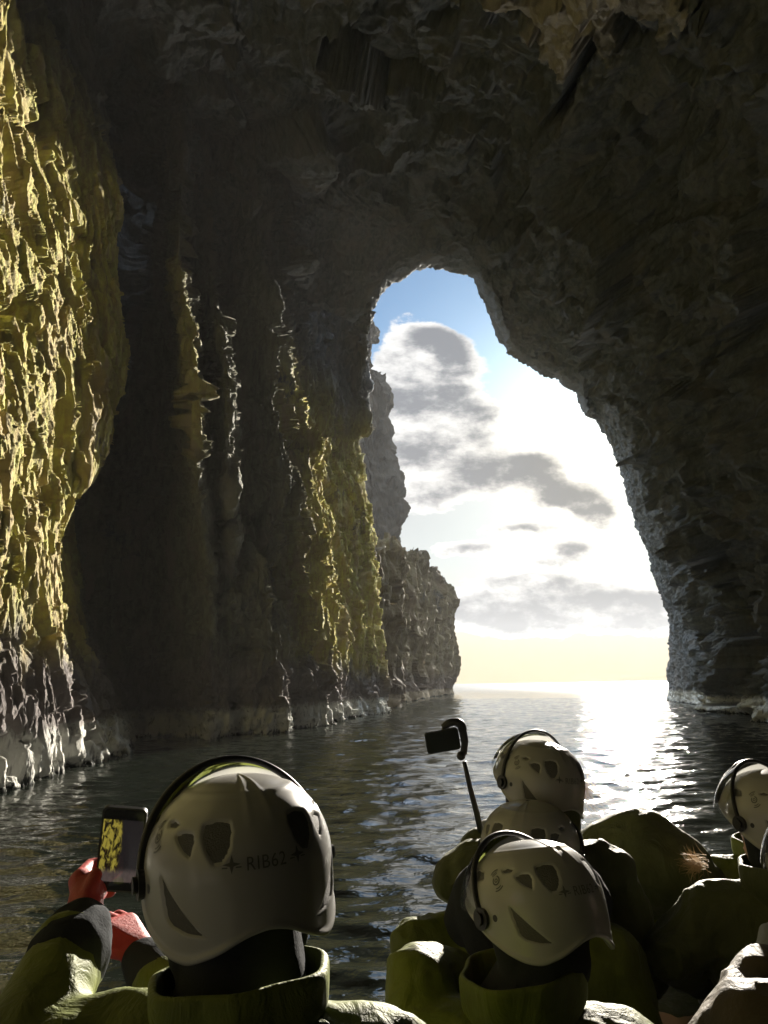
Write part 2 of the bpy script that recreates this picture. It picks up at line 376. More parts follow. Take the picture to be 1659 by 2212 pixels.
cols = [
 (colw(-7.0, -16, ZS), 14), (colw(-7.0, -3, ZS), 20), (colw(-7.1, 6, ZS), 30), (colw(-7.15, 11, ZS), 70),
 (colpx([0]*14, [14.5,14.2,13.9,13.6,13.4,13.2,13.2]+[13.0]*8, (0, 1720)), 90),
 (colpx(half, [15.9]+[15.6]*3+[16.4]*3+[16.6]*8, (75, 1697)), 110),
 (colpx(edge, [17.8, 17.2, 17.6, 18.0, 19.2, 19.8, 20.0]+[20.4]*8, (150, 1675)), 50),
 (colpx([178, 122, 112, 190, 208, 216, 236, 232, 226, 230, 210, 190, 170, 120], [21.5, 20.5, 19.8, 20.0, 21.6, 22.4, 22.7]+[23]*8, (262, 1640)), 50),
 (colpx([232, 205, 195, 205, 208, 216, 240, 235, 230, 232, 220, 200, 180, 140], [25, 25, 25, 25, 26]+[27.5]*10, (285, 1621)), 50),
 (colpx([300, 290, 280, 275, 275, 275, 280, 285, 290, 290, 290, 290, 290, 290], 30.5, (320, 1604)), 50),
 (colpx([385, 385, 380, 375, 372, 370, 350, 340, 330, 330, 330, 330, 330, 330], 27.8, (385, 1608)), 50),
 (colpx([455, 450, 438, 424, 424, 424, 418, 405, 385, 390, 395, 395, 395, 395], [27.2, 27, 26.5, 25.3, 23.6, 23.0, 22.8, 22.7, 22.7, 23.2, 24.2, 25, 26, 26, 26], (455, 1604)), 30),
 (colpx([465, 462, 455, 446, 448, 448, 441, 428, 402, 402, 405, 405, 405, 405], [27.6, 27.6, 27.5, 27.4, 27.0, 27.0, 27.0, 27.0, 26.8, 26.8, 27, 28, 28, 28, 28], (466, 1603)), 40),
 (colpx([500, 500, 495, 492, 494, 496, 490, 470, 455, 450, 450, 450, 450, 450], [28.2, 28.2, 28.2, 27.4, 26.0, 25.4, 25.2, 24.8, 25.6, 27, 28, 28, 28, 28, 28], (500, 1600)), 30),
 (colpx([510, 510, 508, 508, 514, 519, 512, 485, 465, 458, 458, 458, 458, 458], [28.8, 28.8, 28.8, 29, 29, 29, 29, 29, 29, 29.4, 29.4, 29.4, 29.4, 29.4, 29.4], (512, 1599)), 30),
 (colpx([540, 540, 540, 538, 540, 542, 540, 530, 515, 500, 500, 500, 500, 500], 29.8, (540, 1597)), 50),
 (colpx([612]*4+[610, 610, 605, 600, 590, 590, 590, 590, 590, 590], 31, (612, 1590)), 40),
 (colpx([662, 662, 660, 655, 652, 660, 655, 650, 650, 650, 650, 650, 650, 650], [33.5]*6+[37.5]*5+[37]*4, (662, 1581)), 40),
 (colpx([706, 704, 700, 690, 690, 710, 705, 700, 700, 700, 700, 700, 700, 700], [36.5]*6+[41, 41, 40.5, 40, 39, 39, 39, 39, 39], (710, 1570)), 90),
 (colpx([765, 760, 745, 735, 735, 760, 757, 755, 755, 755, 755, 755, 755, 755], [43, 44, 44, 44, 44, 44]+[45.5, 44.5, 42, 41, 40, 40, 40, 40, 40], (768, 1557)), 110),
 (colpx([831, 826, 804, 793, 776, 803, 804, 805, 808, 812, 812, 812, 812, 812], [50, 51, 51, 51, 50, 49, 48, 46, 41, 40, 40, 40, 40, 40, 40], (832, 1545)), 30),
 (colpx([815, 810, 790, 780, 760, 785, 785, 790, 792, 790, 790, 790, 790, 790], [55, 56, 56, 55, 54, 53, 52, 50, 46, 45, 45, 45, 45, 45, 45], (820, 1542)), 30),
 (colpx([690]*14, 60, (690, 1537)), 1)]
C = np.array([c for c, _ in cols])
cu = [n for _, n in cols][:-1]
Pl = cr_interp(C, cu, 0)
Pl = cr_interp(Pl, [14, 60, 80, 80, 80, 40, 24, 75, 75, 75, 75, 75, 75, 40, 16], 1)
Pl, NL = wall_displace(Pl)
# the foot flares a little into the tidal band
me = grid_mesh('cave_wall', Pl)
o = link('cave_wall', me, M_WALL)
tag(o, 'mossy rock wall of the sea cave on the left, lit yellow green near the camera', 'cave wall', kind='structure')

# ------------------------------------------------------------------ roof and right wall: one vault lofted from rim to back
def resample(pts, n):
    pts = np.asarray(pts, float); s = np.concatenate([[0], np.cumsum(np.linalg.norm(np.diff(pts, axis=0), axis=1))]); s /= s[-1]
    t = np.linspace(0, 1, n); return np.stack([np.interp(t, s, pts[:, k]) for k in range(3)], 1)
RIM = [(760,700,41),(806,668,41),(822,632,40.5),(850,603,40),(895,575,40),(945,562,40),(1000,572,40.5),(1048,598,41),(1064,645,42),(1086,705,43),(1095,745,44),
       (1135,776,45),(1190,806,46),(1250,842,47),(1262,884,48),(1296,912,50),(1312,955,51),(1336,1003,53),(1350,1070,55),(1372,1140,56),(1400,1210,58),
       (1425,1290,60),(1444,1345,62),(1442,1400,64),(1438,1450,66),(1440,1519,68),(1440,1560,68)]
R0 = np.array([W(*p) for p in RIM]); R0[-1] = R0[-2]+np.array([0, 0, -1.5-R0[-2][2]])
NS = 110
cen = np.array([9.0, 0, 10.0])
R0d = resample(R0, NS)
out = R0d-cen; out[:, 1] = 0; out /= np.linalg.norm(out, axis=1, keepdims=True); out[-4:, 2] = 0
Rm1 = R0d+out*2.5+np.array([0, 4.0, 0]); Rm1[-1, 2] = -2
Rm2 = R0d+out*14+np.array([0, 6.5, 0]); Rm2[-1, 2] = -2
R1 = resample([(-6,34,22),(-5,34,26),(-1,34,28),(3,34,27.5),(6,34,26),(8.8,35,23.5),(11,36,20),(13,38,16.5),(15,40,13),(17,42,9),(18.6,44,5.5),(19.5,46,2.5),(19.9,47,0),(20,47,-1.5)], NS)
R2 = resample([(-11,24,22),(-9,24,25),(-3,24,27),(2,24,26),(6,24,24.5),(9.5,24.5,22),(12.5,26,19),(14.5,28,15),(15.8,30,11),(16.6,32,7),(16.9,33,3.5),(16.9,34,0),(17,34,-1.5)], NS)
R3 = resample([(-12,13,20),(-9.5,13,23),(-3,13,24.5),(2,13,22.8),(6,13,22.5),(10,13.5,20),(12.5,14.5,16),(14,16,11),(14.8,17.5,6),(15,19,0),(15,19,-1.5)], NS)
R4 = resample([(-11,2,14),(-8.5,2,18),(-3,2,20),(2,2,20),(7,2,19),(11,2,15),(13,3,9),(13.5,4,0),(13.5,4,-1.5)], NS)
R5 = resample([(-11,-16,12),(-8.5,-16,15),(-3,-16,17),(2,-16,17),(7,-16,16),(10,-16,12),(12,-16,7),(12,-16,0),(12,-16,-1.5)], NS)
Cv = np.array([Rm2, Rm1, R0d, R1, R2, R3, R4, R5])
Pv = cr_interp(Cv, [8, 24, 170, 190, 170, 50, 10], 0)
Pv = cr_interp(Pv, 7, 1)
NV = blurN(normals(Pv), 8)
# normal must point into the cave
mid = NV[260, Pv.shape[1]//2]; sg = 1 if mid[2] < 0 else -1
NV *= sg
big = fbm(Pv/np.array([7, 7, 5.]), 3, 91)
lay = terrace(fbm(Pv/np.array([5., 6., 2.2]), 3, 92)+0.15*Pv[..., 2]/6, 7, 0.09)
blk = terrace(fbm(Pv/np.array([3.4, 3.4, 3.0]), 3, 93), 5, 0.06)
rid = ridged(Pv/np.array([1.3, 1.3, .5]), 5, 94, 0.6)
fine = fbm(Pv/0.35, 3, 95)
uu = np.concatenate([np.linspace(0, 2, 32, endpoint=False), np.linspace(2, 3, 170, endpoint=False), np.full(Pv.shape[0]-202, 3.0)])[:, None]; UU = uu
f1 = facets(Pv, (6, 6, 4.0), 13, 1.1, 0.2); f2 = facets(Pv, (1.9, 1.9, 1.0), 14, 1.0, 0.25); f3 = facets(Pv, (.7, .7, .35), 15, 0.9, 0.3)
d = 0.8*big+0.9*lay+0.8*blk+2.2*f1*sstep(UU, 2.5, 3.0)+0.60*f2+0.14*f3+0.10*rid+0.07*fine
# keep the rim profile where the photo has it, a little ragged
uu = np.concatenate([np.linspace(0, 2, 32, endpoint=False), np.linspace(2, 3, 170, endpoint=False), np.full(Pv.shape[0]-202, 3.0)])[:, None]
damp = 0.05+0.95*sstep(uu, 2.22, 2.85)
rag = 0.16*facets(Pv, (.9, .9, .9), 19, 0.7, .2)+0.16*ridged(Pv/0.8, 3, 96)+0.30*fbm(Pv/1.6, 3, 97)
rag2 = 0.22*ridged(Pv/np.array([.5,.5,.5]), 3, 98)
d = d*damp+(rag+rag2)*(1-damp)-0.55-0.75*sstep(uu, 2.1, 2.6)
Pv = Pv+NV*d[..., None]
pc_ = LIT_PATCH
dp = np.sqrt(((Pv[..., 0]-pc_[0])/3.4)**2+((Pv[..., 1]-pc_[1])/3.8)**2)+0.25*fbm(Pv/2.0, 2, 99)
Pv[..., 2] -= sstep(-dp, -1.05, -0.93)*np.clip(0.20*(pc_[1]+3.8-Pv[..., 1]), 0, 1.4)*(Pv[..., 2] > 10)
me = grid_mesh('cave_roof', Pv)
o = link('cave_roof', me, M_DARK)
tag(o, 'dark broken rock vault forming the arch, roof and right side of the sea cave', 'cave roof', kind='structure')
# back of the cave behind the boat
bx, bz = np.meshgrid(np.linspace(-12, 14, 60), np.linspace(-1.5, 20, 50), indexing='ij')
Pb = np.stack([bx, np.full_like(bx, -15.5), bz], -1); Pb[..., 1] += 1.5*fbm(Pb/3, 3, 5)
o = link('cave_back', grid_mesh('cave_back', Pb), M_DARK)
tag(o, 'dark rock closing the cave behind the boat', 'cave wall', kind='structure')

# ------------------------------------------------------------------ outer cliffs
def cliff(name, cols_, nU, nV, label, seed, top_in):
    """cols_: list of (wx,wy, [(px,py) profile from water up], Y)"""
    Cc = []
    for prof, Y in cols_:
        pts = [W(px, py, Y) for px, py in prof]
        pts[0][2] = 0
        b = pts[0].copy(); b[2] = -2
        t1 = pts[-1]+np.array(top_in)*0.35; t2 = pts[-1]+np.array(top_in)
        Cc.append(resample([b]+pts+[t1, t2], 40))
    P = cr_interp(np.array(Cc), nU, 0); P = cr_interp(P, nV, 1)
    N = blurN(normals(P), 5)
    v = N[P.shape[0]//2, P.shape[1]//3]
    if v[1] > 0: N = -N
    Q = P/np.array([3., 3., 9.])
    d = -1.3+1.2*facets(P, (4, 4, 9), seed+2, 1.0, .3)+0.5*facets(P, (1.6, 1.6, 3), seed+3, 1.0, .3)+0.9*fbm(P/8, 3, seed)+0.7*fbm(P/2.2, 3, seed+1)+0.55*ridged(Q, 4, seed+3, .55)+0.5*terrace(fbm(P/np.array([4, 4, 7.]), 3, seed+9), 5, .1)+0.12*ridged(P/np.array([.7, .7, 2]), 3, seed+5)
    P = P+N*d[..., None]
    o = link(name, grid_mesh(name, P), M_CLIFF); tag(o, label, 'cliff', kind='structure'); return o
H2 = [(1168, 0)]
cliff('cliff', [
  ([(760, 1540), (760, 1350), (755, 1160)], 56),
  ([(812, 1541), (815, 1350), (812, 1172)], 56),
  ([(838, 1537), (840, 1350), (832, 1172)], 60),
  ([(870, 1529), (870, 1350), (862, 1174)], 70),
  ([(905, 1519), (905, 1350), (895, 1185)], 84),
  ([(945, 1509), (948, 1360), (935, 1215)], 103),
  ([(975, 1503), (984, 1420), (981, 1340), (985, 1300), (965, 1250)], 122),
  ([(972, 1501), (978, 1420), (975, 1330), (975, 1300), (955, 1252)], 132),
  ([(900, 1498), (900, 1400), (900, 1300), (890, 1250)], 150)],
  [20, 60, 70, 80, 90, 100, 60, 20], 7, 'lower brown sea cliff with a grassy top just outside the arch', 11, (-6, 5, 1.5))
cliff('cliff', [
  ([(640, 1500), (640, 1100), (640, 640)], 125),
  ([(780, 1500), (780, 1100), (780, 640)], 125),
  ([(850, 1500), (862, 1165), (866, 1100), (848, 1000), (836, 930), (840, 850), (832, 812), (806, 790), (806, 760), (820, 735), (812, 695), (790, 660)], 128),
  ([(850, 1498), (860, 1165), (862, 1100), (846, 1000), (832, 930), (836, 850), (828, 812), (802, 790), (802, 760), (815, 735), (806, 695), (786, 660)], 135),
  ([(700, 1495), (700, 1100), (700, 660)], 150)],
  [30, 160, 40, 20], 8, 'tall weathered sea cliff rising behind the lower grassy one', 33, (-8, 8, 3))

# ------------------------------------------------------------------ sea
ang = np.concatenate([np.radians(np.linspace(-180, -36, 40, endpoint=False)), np.radians(np.linspace(-36, 36, 800)), np.radians(np.linspace(36, 180, 41)[1:-1])])
rad = np.concatenate([np.geomspace(0.4, 2.0, 14, endpoint=False), np.geomspace(2.0, 90, 800, endpoint=False), np.geomspace(90, 1000, 100)])
RR, AA = np.meshgrid(rad, ang, indexing='ij')
Ps = np.stack([RR*np.sin(AA), RR*np.cos(AA), np.zeros_like(RR)], -1)
q = Ps.copy(); q[..., 2] = 0.37
wv = 0.050*fbm(q/np.array([1.7, 1.0, 1]), 3, 3)+0.038*perlin(q/np.array([.75, .42, 1]), 5)+0.018*perlin(q/np.array([.38, .21, 1]), 8)
wv = wv+0.05*perlin(q/np.array([6, 4, 1]), 9)
Ps[..., 2] = wv*(1-sstep(RR, 60, 200))
me = grid_mesh('sea', Ps, closed_v=True)
m, t, b, o_ = mat('sea_water')
b.inputs['Base Color'].default_value = (0.012, 0.016, 0.012, 1); b.inputs['Roughness'].default_value = 0.04
b.inputs['IOR'].default_value = 1.6; b.inputs['Specular IOR Level'].default_value = 0.9
g = t.n('ShaderNodeNewGeometry').outputs['Position']
n1 = t.noise(t.mapping(g, scale=(1, 1.5, 1)), 4.0, 3, 0.55, 0.3); n2 = t.noise(t.mapping(g, scale=(1, 1.8, 1), loc=(3, 7, 0)), 0.8, 4, 0.55)
dl = t.n('ShaderNodeVectorMath', operation='LENGTH'); t.l(g, dl.inputs[0])
farb = t.m('ADD', 1.0, t.m('MULTIPLY', t.smooth(dl.outputs['Value'], 50.0, 180.0), 1.2))
n2 = t.m('MULTIPLY', n2, farb)
t.l(t.m('ADD', 0.045, t.m('MULTIPLY', t.smooth(dl.outputs['Value'], 60.0, 260.0), 0.19)), b.inputs['Roughness'])
h = t.m('ADD', t.m('MULTIPLY', n1, 0.018), t.m('MULTIPLY', n2, 0.060))
bp = t.n('ShaderNodeBump'); bp.inputs['Strength'].default_value = 1.0; bp.inputs['Distance'].default_value = 1.0
t.l(h, bp.inputs['Height']); t.l(bp.outputs[0], b.inputs['Normal'])
o = link('sea', me, m); tag(o, kind='structure')

# ------------------------------------------------------------------ haze
hz = bmesh.new(); bmesh.ops.create_cube(hz, size=1.0, matrix=Matrix.Translation((0, 0, 36.5)) @ Matrix.Diagonal((2020, 2020, 79, 1)))
hme = bpy.data.meshes.new('haze'); hz.to_mesh(hme); hz.free()
hm = bpy.data.materials.new('haze'); hm.use_nodes = True; ht = NT(hm.node_tree)
ho = ht.n('ShaderNodeOutputMaterial'); hv = ht.n('ShaderNodeVolumePrincipled')
hv.inputs['Color'].default_value = (0.90, 0.89, 0.87, 1); hv.inputs['Density'].default_value = 0.00025; hv.inputs['Anisotropy'].default_value = 0.12
ht.l(hv.outputs[0], ho.inputs['Volume'])
tag(link('haze', hme, hm, smooth=False), kind='stuff')

# ------------------------------------------------------------------ people, helmets, boat
def D(px, py, dep):
    v = ray(px, py); return Vector((v[0]*dep, v[1]*dep, EYE+v[2]*dep))
M_SHELL = simple('helmet_shell', (0.32, 0.315, 0.30), rough=0.25, spec=0.5, var=0.10, bscale=30)
M_BLACK = simple('black_plastic', (0.02, 0.02, 0.022), rough=0.45)
M_VENT = simple('vent_mesh', (0.095, 0.093, 0.088), rough=0.8, bump=0.6, bscale=400)
M_INK = simple('helmet_print', (0.085, 0.085, 0.08), rough=0.6)
M_HEADWEAR = simple('black_fleece', (0.030, 0.033, 0.036), rough=0.95, spec=0.1, bump=0.5, bscale=220)
M_SKIN = simple('skin', (0.55, 0.34, 0.25), rough=0.5)
M_RED = simple('red_glove', (0.36, 0.03, 0.025), rough=0.6, bump=0.5, bscale=150)
M_GREYG = simple('grey_glove', (0.22, 0.23, 0.24), rough=0.7, bump=0.4, bscale=150)
M_TROUS = simple('dark_trousers', (0.045, 0.05, 0.05), rough=0.8, bump=0.4, bscale=60)
M_TUBE = simple('boat_tube', (0.10, 0.105, 0.11), rough=0.55, bump=0.15, bscale=40)
M_DECK = simple('boat_deck', (0.20, 0.20, 0.19), rough=0.8, bump=0.3, bscale=90)
M_SEAT = simple('seat_vinyl', (0.045, 0.045, 0.05), rough=0.5, bump=0.15, bscale=60)
M_HAIR = simple('fair_hair', (0.50, 0.34, 0.16), rough=0.6)
def cloth(name, col, col2):
    m, t, b, o = mat(name)
    co = t.n('ShaderNodeTexCoord').outputs['Object']
    n = t.noise(co, 5, 5, 0.6); c = t.mix(t.smooth(n, 0.35, 0.7), col, col2)
    t.l(c, b.inputs['Base Color']); b.inputs['Roughness'].default_value = 0.6; b.inputs['Specular IOR Level'].default_value = 0.2
    b.inputs['Sheen Weight'].default_value = 0.04
    b.inputs['Subsurface Weight'].default_value = 0.0
    h = t.m('ADD', t.m('MULTIPLY', t.noise(t.mapping(co, scale=(1, 1, .5)), 14, 5, 0.6, 1.2), 0.012), t.m('MULTIPLY', t.noise(co, 500, 2, 0.5), 0.0006))
    bp = t.n('ShaderNodeBump'); bp.inputs['Strength'].default_value = 0.9; bp.inputs['Distance'].default_value = 1.0
    t.l(h, bp.inputs['Height']); t.l(bp.outputs[0], b.inputs['Normal'])
    return m
M_HIVIS = cloth('yellow_green_oilskin', (0.135, 0.16, 0.022), (0.085, 0.10, 0.02))
M_OLIVE = cloth('olive_oilskin', (0.085, 0.095, 0.035), (0.055, 0.062, 0.026))
M_OCHRE = cloth('ochre_oilskin', (0.085, 0.066, 0.038), (0.06, 0.05, 0.03))
# clear visor
M_VISOR = bpy.data.materials.new('clear_visor'); M_VISOR.use_nodes = True
_t = NT(M_VISOR.node_tree); _o = _t.n('ShaderNodeOutputMaterial'); _a = _t.n('ShaderNodeBsdfTransparent'); _g = _t.n('ShaderNodeBsdfGlossy')
_a.inputs[0].default_value = (0.86, 0.88, 0.87, 1); _g.inputs['Roughness'].default_value = 0.06
_f = _t.n('ShaderNodeFresnel'); _f.inputs[0].default_value = 1.5; _m = _t.n('ShaderNodeMixShader')
_t.l(_t.m('MULTIPLY', _f.outputs[0], 1.0), _m.inputs[0]); _t.l(_a.outputs[0], _m.inputs[1]); _t.l(_g.outputs[0], _m.inputs[2]); _t.l(_m.outputs[0], _o.inputs[0])

def obj_bm(name, bm, m, parent=None, smooth=True):
    me = bpy.data.meshes.new(name); bm.to_mesh(me); bm.free()
    return link(name, me, m, parent, smooth)
def tube(bm, pts, rad, seg=10, cap=True, flat=1.0):
    pts = [Vector(p) for p in pts]; n = len(pts); rings = []
    rs = rad if hasattr(rad, '__len__') else [rad]*n
    up = Vector((0, 0, 1)); prev = None
    for i, p in enumerate(pts):
        tg = (pts[min(i+1, n-1)]-pts[max(i-1, 0)]).normalized()
        a = prev if prev is not None else (up.cross(tg) if abs(tg.dot(up)) < 0.95 else Vector((1, 0, 0)).cross(tg))
        a = (a-tg*a.dot(tg)).normalized(); prev = a; b = tg.cross(a)
        rings.append([bm.verts.new(p+(a*math.cos(t)+b*math.sin(t)*flat)*rs[i]) for t in [2*math.pi*k/seg for k in range(seg)]])
    for i in range(n-1):
        for k in range(seg):
            bm.faces.new((rings[i][k], rings[i][(k+1) % seg], rings[i+1][(k+1) % seg], rings[i+1][k]))
    if cap: bm.faces.new(rings[0][::-1]); bm.faces.new(rings[-1])
def bez(ps, n=12):
    return [Vector(v) for v in cr_interp(np.array([list(p) for p in ps]), n, 0)]

# ---- voxel-fused bodies
_ico = bmesh.new(); bmesh.ops.create_icosphere(_ico, subdivisions=2, radius=1.0); _IV = [v.co.copy() for v in _ico.verts]; _ico.free()
def hullb(bm, sph):
    vs = []
    for c, r in sph:
        c = Vector(c); rr = r if hasattr(r, '__len__') else (r, r, r)
        for v in _IV: vs.append(bm.verts.new(c+Vector((v.x*rr[0], v.y*rr[1], v.z*rr[2]))))
    res = bmesh.ops.convex_hull(bm, input=vs, use_existing_faces=False)
    kill = [g for g in res['geom_interior'] if isinstance(g, bmesh.types.BMVert)]
    bmesh.ops.delete(bm, geom=kill, context='VERTS')
def fuse(name, hulls, voxel, m, parent, wrinkle=0.0, seed=0, smooth_it=4):
    bm = bmesh.new()
    for h in hulls: hullb(bm, h)
    me = bpy.data.meshes.new('tmp'); bm.to_mesh(me); bm.free()
    ob = bpy.data.objects.new('tmp', me); COL.objects.link(ob)
    r = ob.modifiers.new('r', 'REMESH'); r.mode = 'VOXEL'; r.voxel_size = voxel
    s = ob.modifiers.new('s', 'SMOOTH'); s.factor = 0.6; s.iterations = smooth_it
    dg = bpy.context.evaluated_depsgraph_get(); ev = ob.evaluated_get(dg)
    out = bpy.data.meshes.new_from_object(ev); bpy.data.objects.remove(ob); bpy.data.meshes.remove(me)
    out.name = name
    if wrinkle:
        n = len(out.vertices); co = np.empty(n*3, np.float32); out.vertices.foreach_get('co', co); co = co.reshape(-1, 3)
        no = np.empty(n*3, np.float32); out.vertex_normals.foreach_get('vector', no); no = no.reshape(-1, 3)
        q = co+0.05*np.stack([perlin(co/0.15, seed+k) for k in (1, 2, 3)], -1)
        d = 0.6*fbm(q/np.array([.20, .20, .13]), 2, seed)+1.3*(ridged(q/np.array([.20, .12, .26]), 2, seed+5)**2-0.4)+0.4*(ridged(q/np.array([.07, .05, .09]), 2, seed+9)-0.5)
        co = co+no*(d*wrinkle*0.62)[:, None]
        out.vertices.foreach_set('co', co.reshape(-1)); out.update()
    return link(name, out, m, parent)

# ---- the helmet, in its own frame: x right, y forward, z up, pivot height z = 0
HA, HB, HT = 0.138, 0.154, 0.131
_RA = [0, 50, 75, 91, 108, 121, 134, 151, 168, 180]; _RZ = [.040, .020, -.010, -.040, -.068, -.084, -.090, -.078, -.058, -.052]
_rg = np.arange(-60, 241, 1.0); _rv = np.interp(np.where(_rg < 0, -_rg, np.where(_rg > 180, 360-_rg, _rg)), _RA, _RZ)
_rv = np.convolve(_rv, np.hanning(19)/np.hanning(19).sum(), 'same')
def rimz(phi): return np.interp(np.abs(phi), _rg, _rv)
def S(phi, z, off=0.0):
    """shell point; phi in degrees from the front (+ = right)"""
    phi = np.asarray(phi, float); z = np.asarray(z, float)
    zz = np.clip(z, -1, HT*0.99999)
    h = np.where(zz >= 0, (1-(np.clip(zz, 0, HT)/HT)**2.25)**(1/2.25), 1-0.05*(zz/.12)**2)
    p = np.radians(phi)
    P = np.stack([HA*h*np.sin(p), HB*h*np.cos(p)-0.006, zz], -1)
    if np.any(off):
        n = P/np.array([HA**2, HB**2, (HT*1.1)**2]); n[..., 2] = np.where(zz < 0, 0, n[..., 2]); n /= np.linalg.norm(n, axis=-1, keepdims=True)
        P = P+n*np.asarray(off)[..., None]
    return P
VENTS = [[(-114, .000), (-120, -.020), (-131, -.055), (-141, -.084), (-146, -.094), (-134, -.090), (-124, -.080), (-120, -.070), (-117, -.040)],
         [(-121, .046), (-128, .052), (-135, .050), (-137, .040), (-136, .020), (-131, .026), (-125, .037)],
         [(-141, .056), (-150, .060), (-159, .058), (-161, .046), (-159, .022), (-155, .010), (-150, .008), (-145, .024), (-141, .044)],
         [(-108, .066), (-114, .070), (-121, .066), (-118, .060), (-111, .060)],
         [(-62, .075), (-72, .085), (-85, .080), (-88, .066), (-72, .062)]]
_dz = [.0, .020, .024, .014, .0]
VENTS = [[(a, (z*0.80+.020) if i == 0 else z+_dz[i]) for a, z in v] for i, v in enumerate(VENTS)]
VENTS += [[(-a, z) for a, z in v][::-1] for v in VENTS]
def sdf(poly, A, Z):
    k = 0.0023   # degrees -> metres along the shell
    X_ = A*k; pts = np.array([(a*k, z) for a, z in poly]); best = np.full(X_.shape, 1e9); ins = np.zeros(X_.shape, bool)
    for i in range(len(pts)):
        a, b = pts[i], pts[(i+1) % len(pts)]; e = b-a
        t = np.clip(((X_-a[0])*e[0]+(Z-a[1])*e[1])/(e@e), 0, 1)
        best = np.minimum(best, np.hypot(X_-a[0]-t*e[0], Z-a[1]-t*e[1]))
        c = (a[1] > Z) != (b[1] > Z)
        with np.errstate(divide='ignore', invalid='ignore'): xi = (b[0]-a[0])*(Z-a[1])/(b[1]-a[1])+a[0]
        ins ^= c & (X_ < xi)
    return np.where(ins, -best, best)
def build_helmet_meshes():
    M = {}
    nphi, ns = 240, 110
    phi = np.linspace(-180, 180, nphi, endpoint=False)[:, None]; s = np.linspace(0, 1, ns)[None, :]
    rz = rimz(phi)
    a = np.clip((s-0.42)/0.58, 0, 1)*math.pi/2
    Z = np.where(s < 0.42, rz*(1-s/0.42), 0)+np.where(s >= 0.42, HT*np.sin(a)**1.0, 0)
    # front rim lies above the pivot line: squeeze
    Z = np.where(rz > 0, rz+(HT-rz)*np.sin(s*math.pi/2), Z)
    A = np.broadcast_to(phi, Z.shape)
    off = np.zeros(Z.shape)
    for v in VENTS:
        off -= 0.0042*sstep(-sdf(v, A, Z), -0.0012, 0.0022)
    # ridge lines moulded into the crown and a lip along the rim
    off += 0.0016*np.exp(-((Z-0.112)/0.003)**2)*(np.abs(A) > 60)
    off += 0.0030*np.exp(-((Z-rz-0.004)/0.005)**2)
    off += 0.0012*np.exp(-((np.abs(A)-172)/3.0)**2)*sstep(Z, 0.065, 0.085)
    P = S(A, Z, off)
    inner = P[:, :1].copy(); inner[..., :2] *= 0.955; inner2 = P[:, :1].copy(); inner2[..., :2] *= 0.95; inner2[..., 2] += 0.012
    P = np.concatenate([inner2, inner, P], 1)
    M['shell'] = grid_mesh('shell', P, closed_u=True)
    for i, v in enumerate(VENTS):
        c = np.mean(v, axis=0); dense = []
        for j in range(len(v)):
            for t in np.linspace(0, 1, 6, endpoint=False): dense.append(np.array(v[j])*(1-t)+np.array(v[(j+1) % len(v)])*t)
        dense = np.array(dense); rings = np.array([c+(dense-c)*k for k in np.linspace(0.02, 0.99, 8)])
        M['vent%d' % i] = grid_mesh('vent', S(rings[..., 0], rings[..., 1], np.full(rings.shape[:2], -0.0030)), closed_v=True)
    return M
HM = build_helmet_meshes()
for k, me in HM.items():
    me.materials.append(M_SHELL if k == 'shell' else M_VENT); me.polygons.foreach_set('use_smooth', np.ones(len(me.polygons), bool))
def text_mesh():
    cu = bpy.data.curves.new('t', 'FONT'); cu.body = 'RIB62'; cu.size = 0.0235; cu.align_x = 'CENTER'; cu.space_character = 1.1
    ob = bpy.data.objects.new('t', cu); COL.objects.link(ob)
    dg = bpy.context.evaluated_depsgraph_get(); me = bpy.data.meshes.new_from_object(ob.evaluated_get(dg)); bpy.data.objects.remove(ob)
    bm = bmesh.new(); bm.from_mesh(me)
    for cx in (-0.051, 0.051):      # the little star marks either side
        vs = []
        for k in range(8):
            r = 0.0115 if k % 2 == 0 else 0.0035; a = math.pi*k/4
            vs.append(bm.verts.new((cx+r*1.15*math.cos(a), 0.009+r*math.sin(a), 0)))
        bm.faces.new(vs)
        for sx in (-1, 1):
            x0 = cx+sx*0.010; q = [bm.verts.new((x0+a, 0.0045+b, 0)) for a, b in ((-.004, 0), (.004, 0), (.004, .0016), (-.004, .0016))]; bm.faces.new(q)
    bmesh.ops.triangulate(bm, faces=bm.faces[:]); bmesh.ops.subdivide_edges(bm, edges=[e for e in bm.edges if e.calc_length() > 0.006], cuts=1)
    for v in bm.verts:
        # seen from behind, reading left to right runs toward the wearer's right
        ph = 180-math.degrees(v.co.x/0.150); v.co = Vector(S(ph, 0.022+v.co.y, 0.0009))
    out = bpy.data.meshes.new('lettering'); bm.to_mesh(out); bm.free(); out.materials.append(M_INK); return out
HM['text'] = text_mesh()
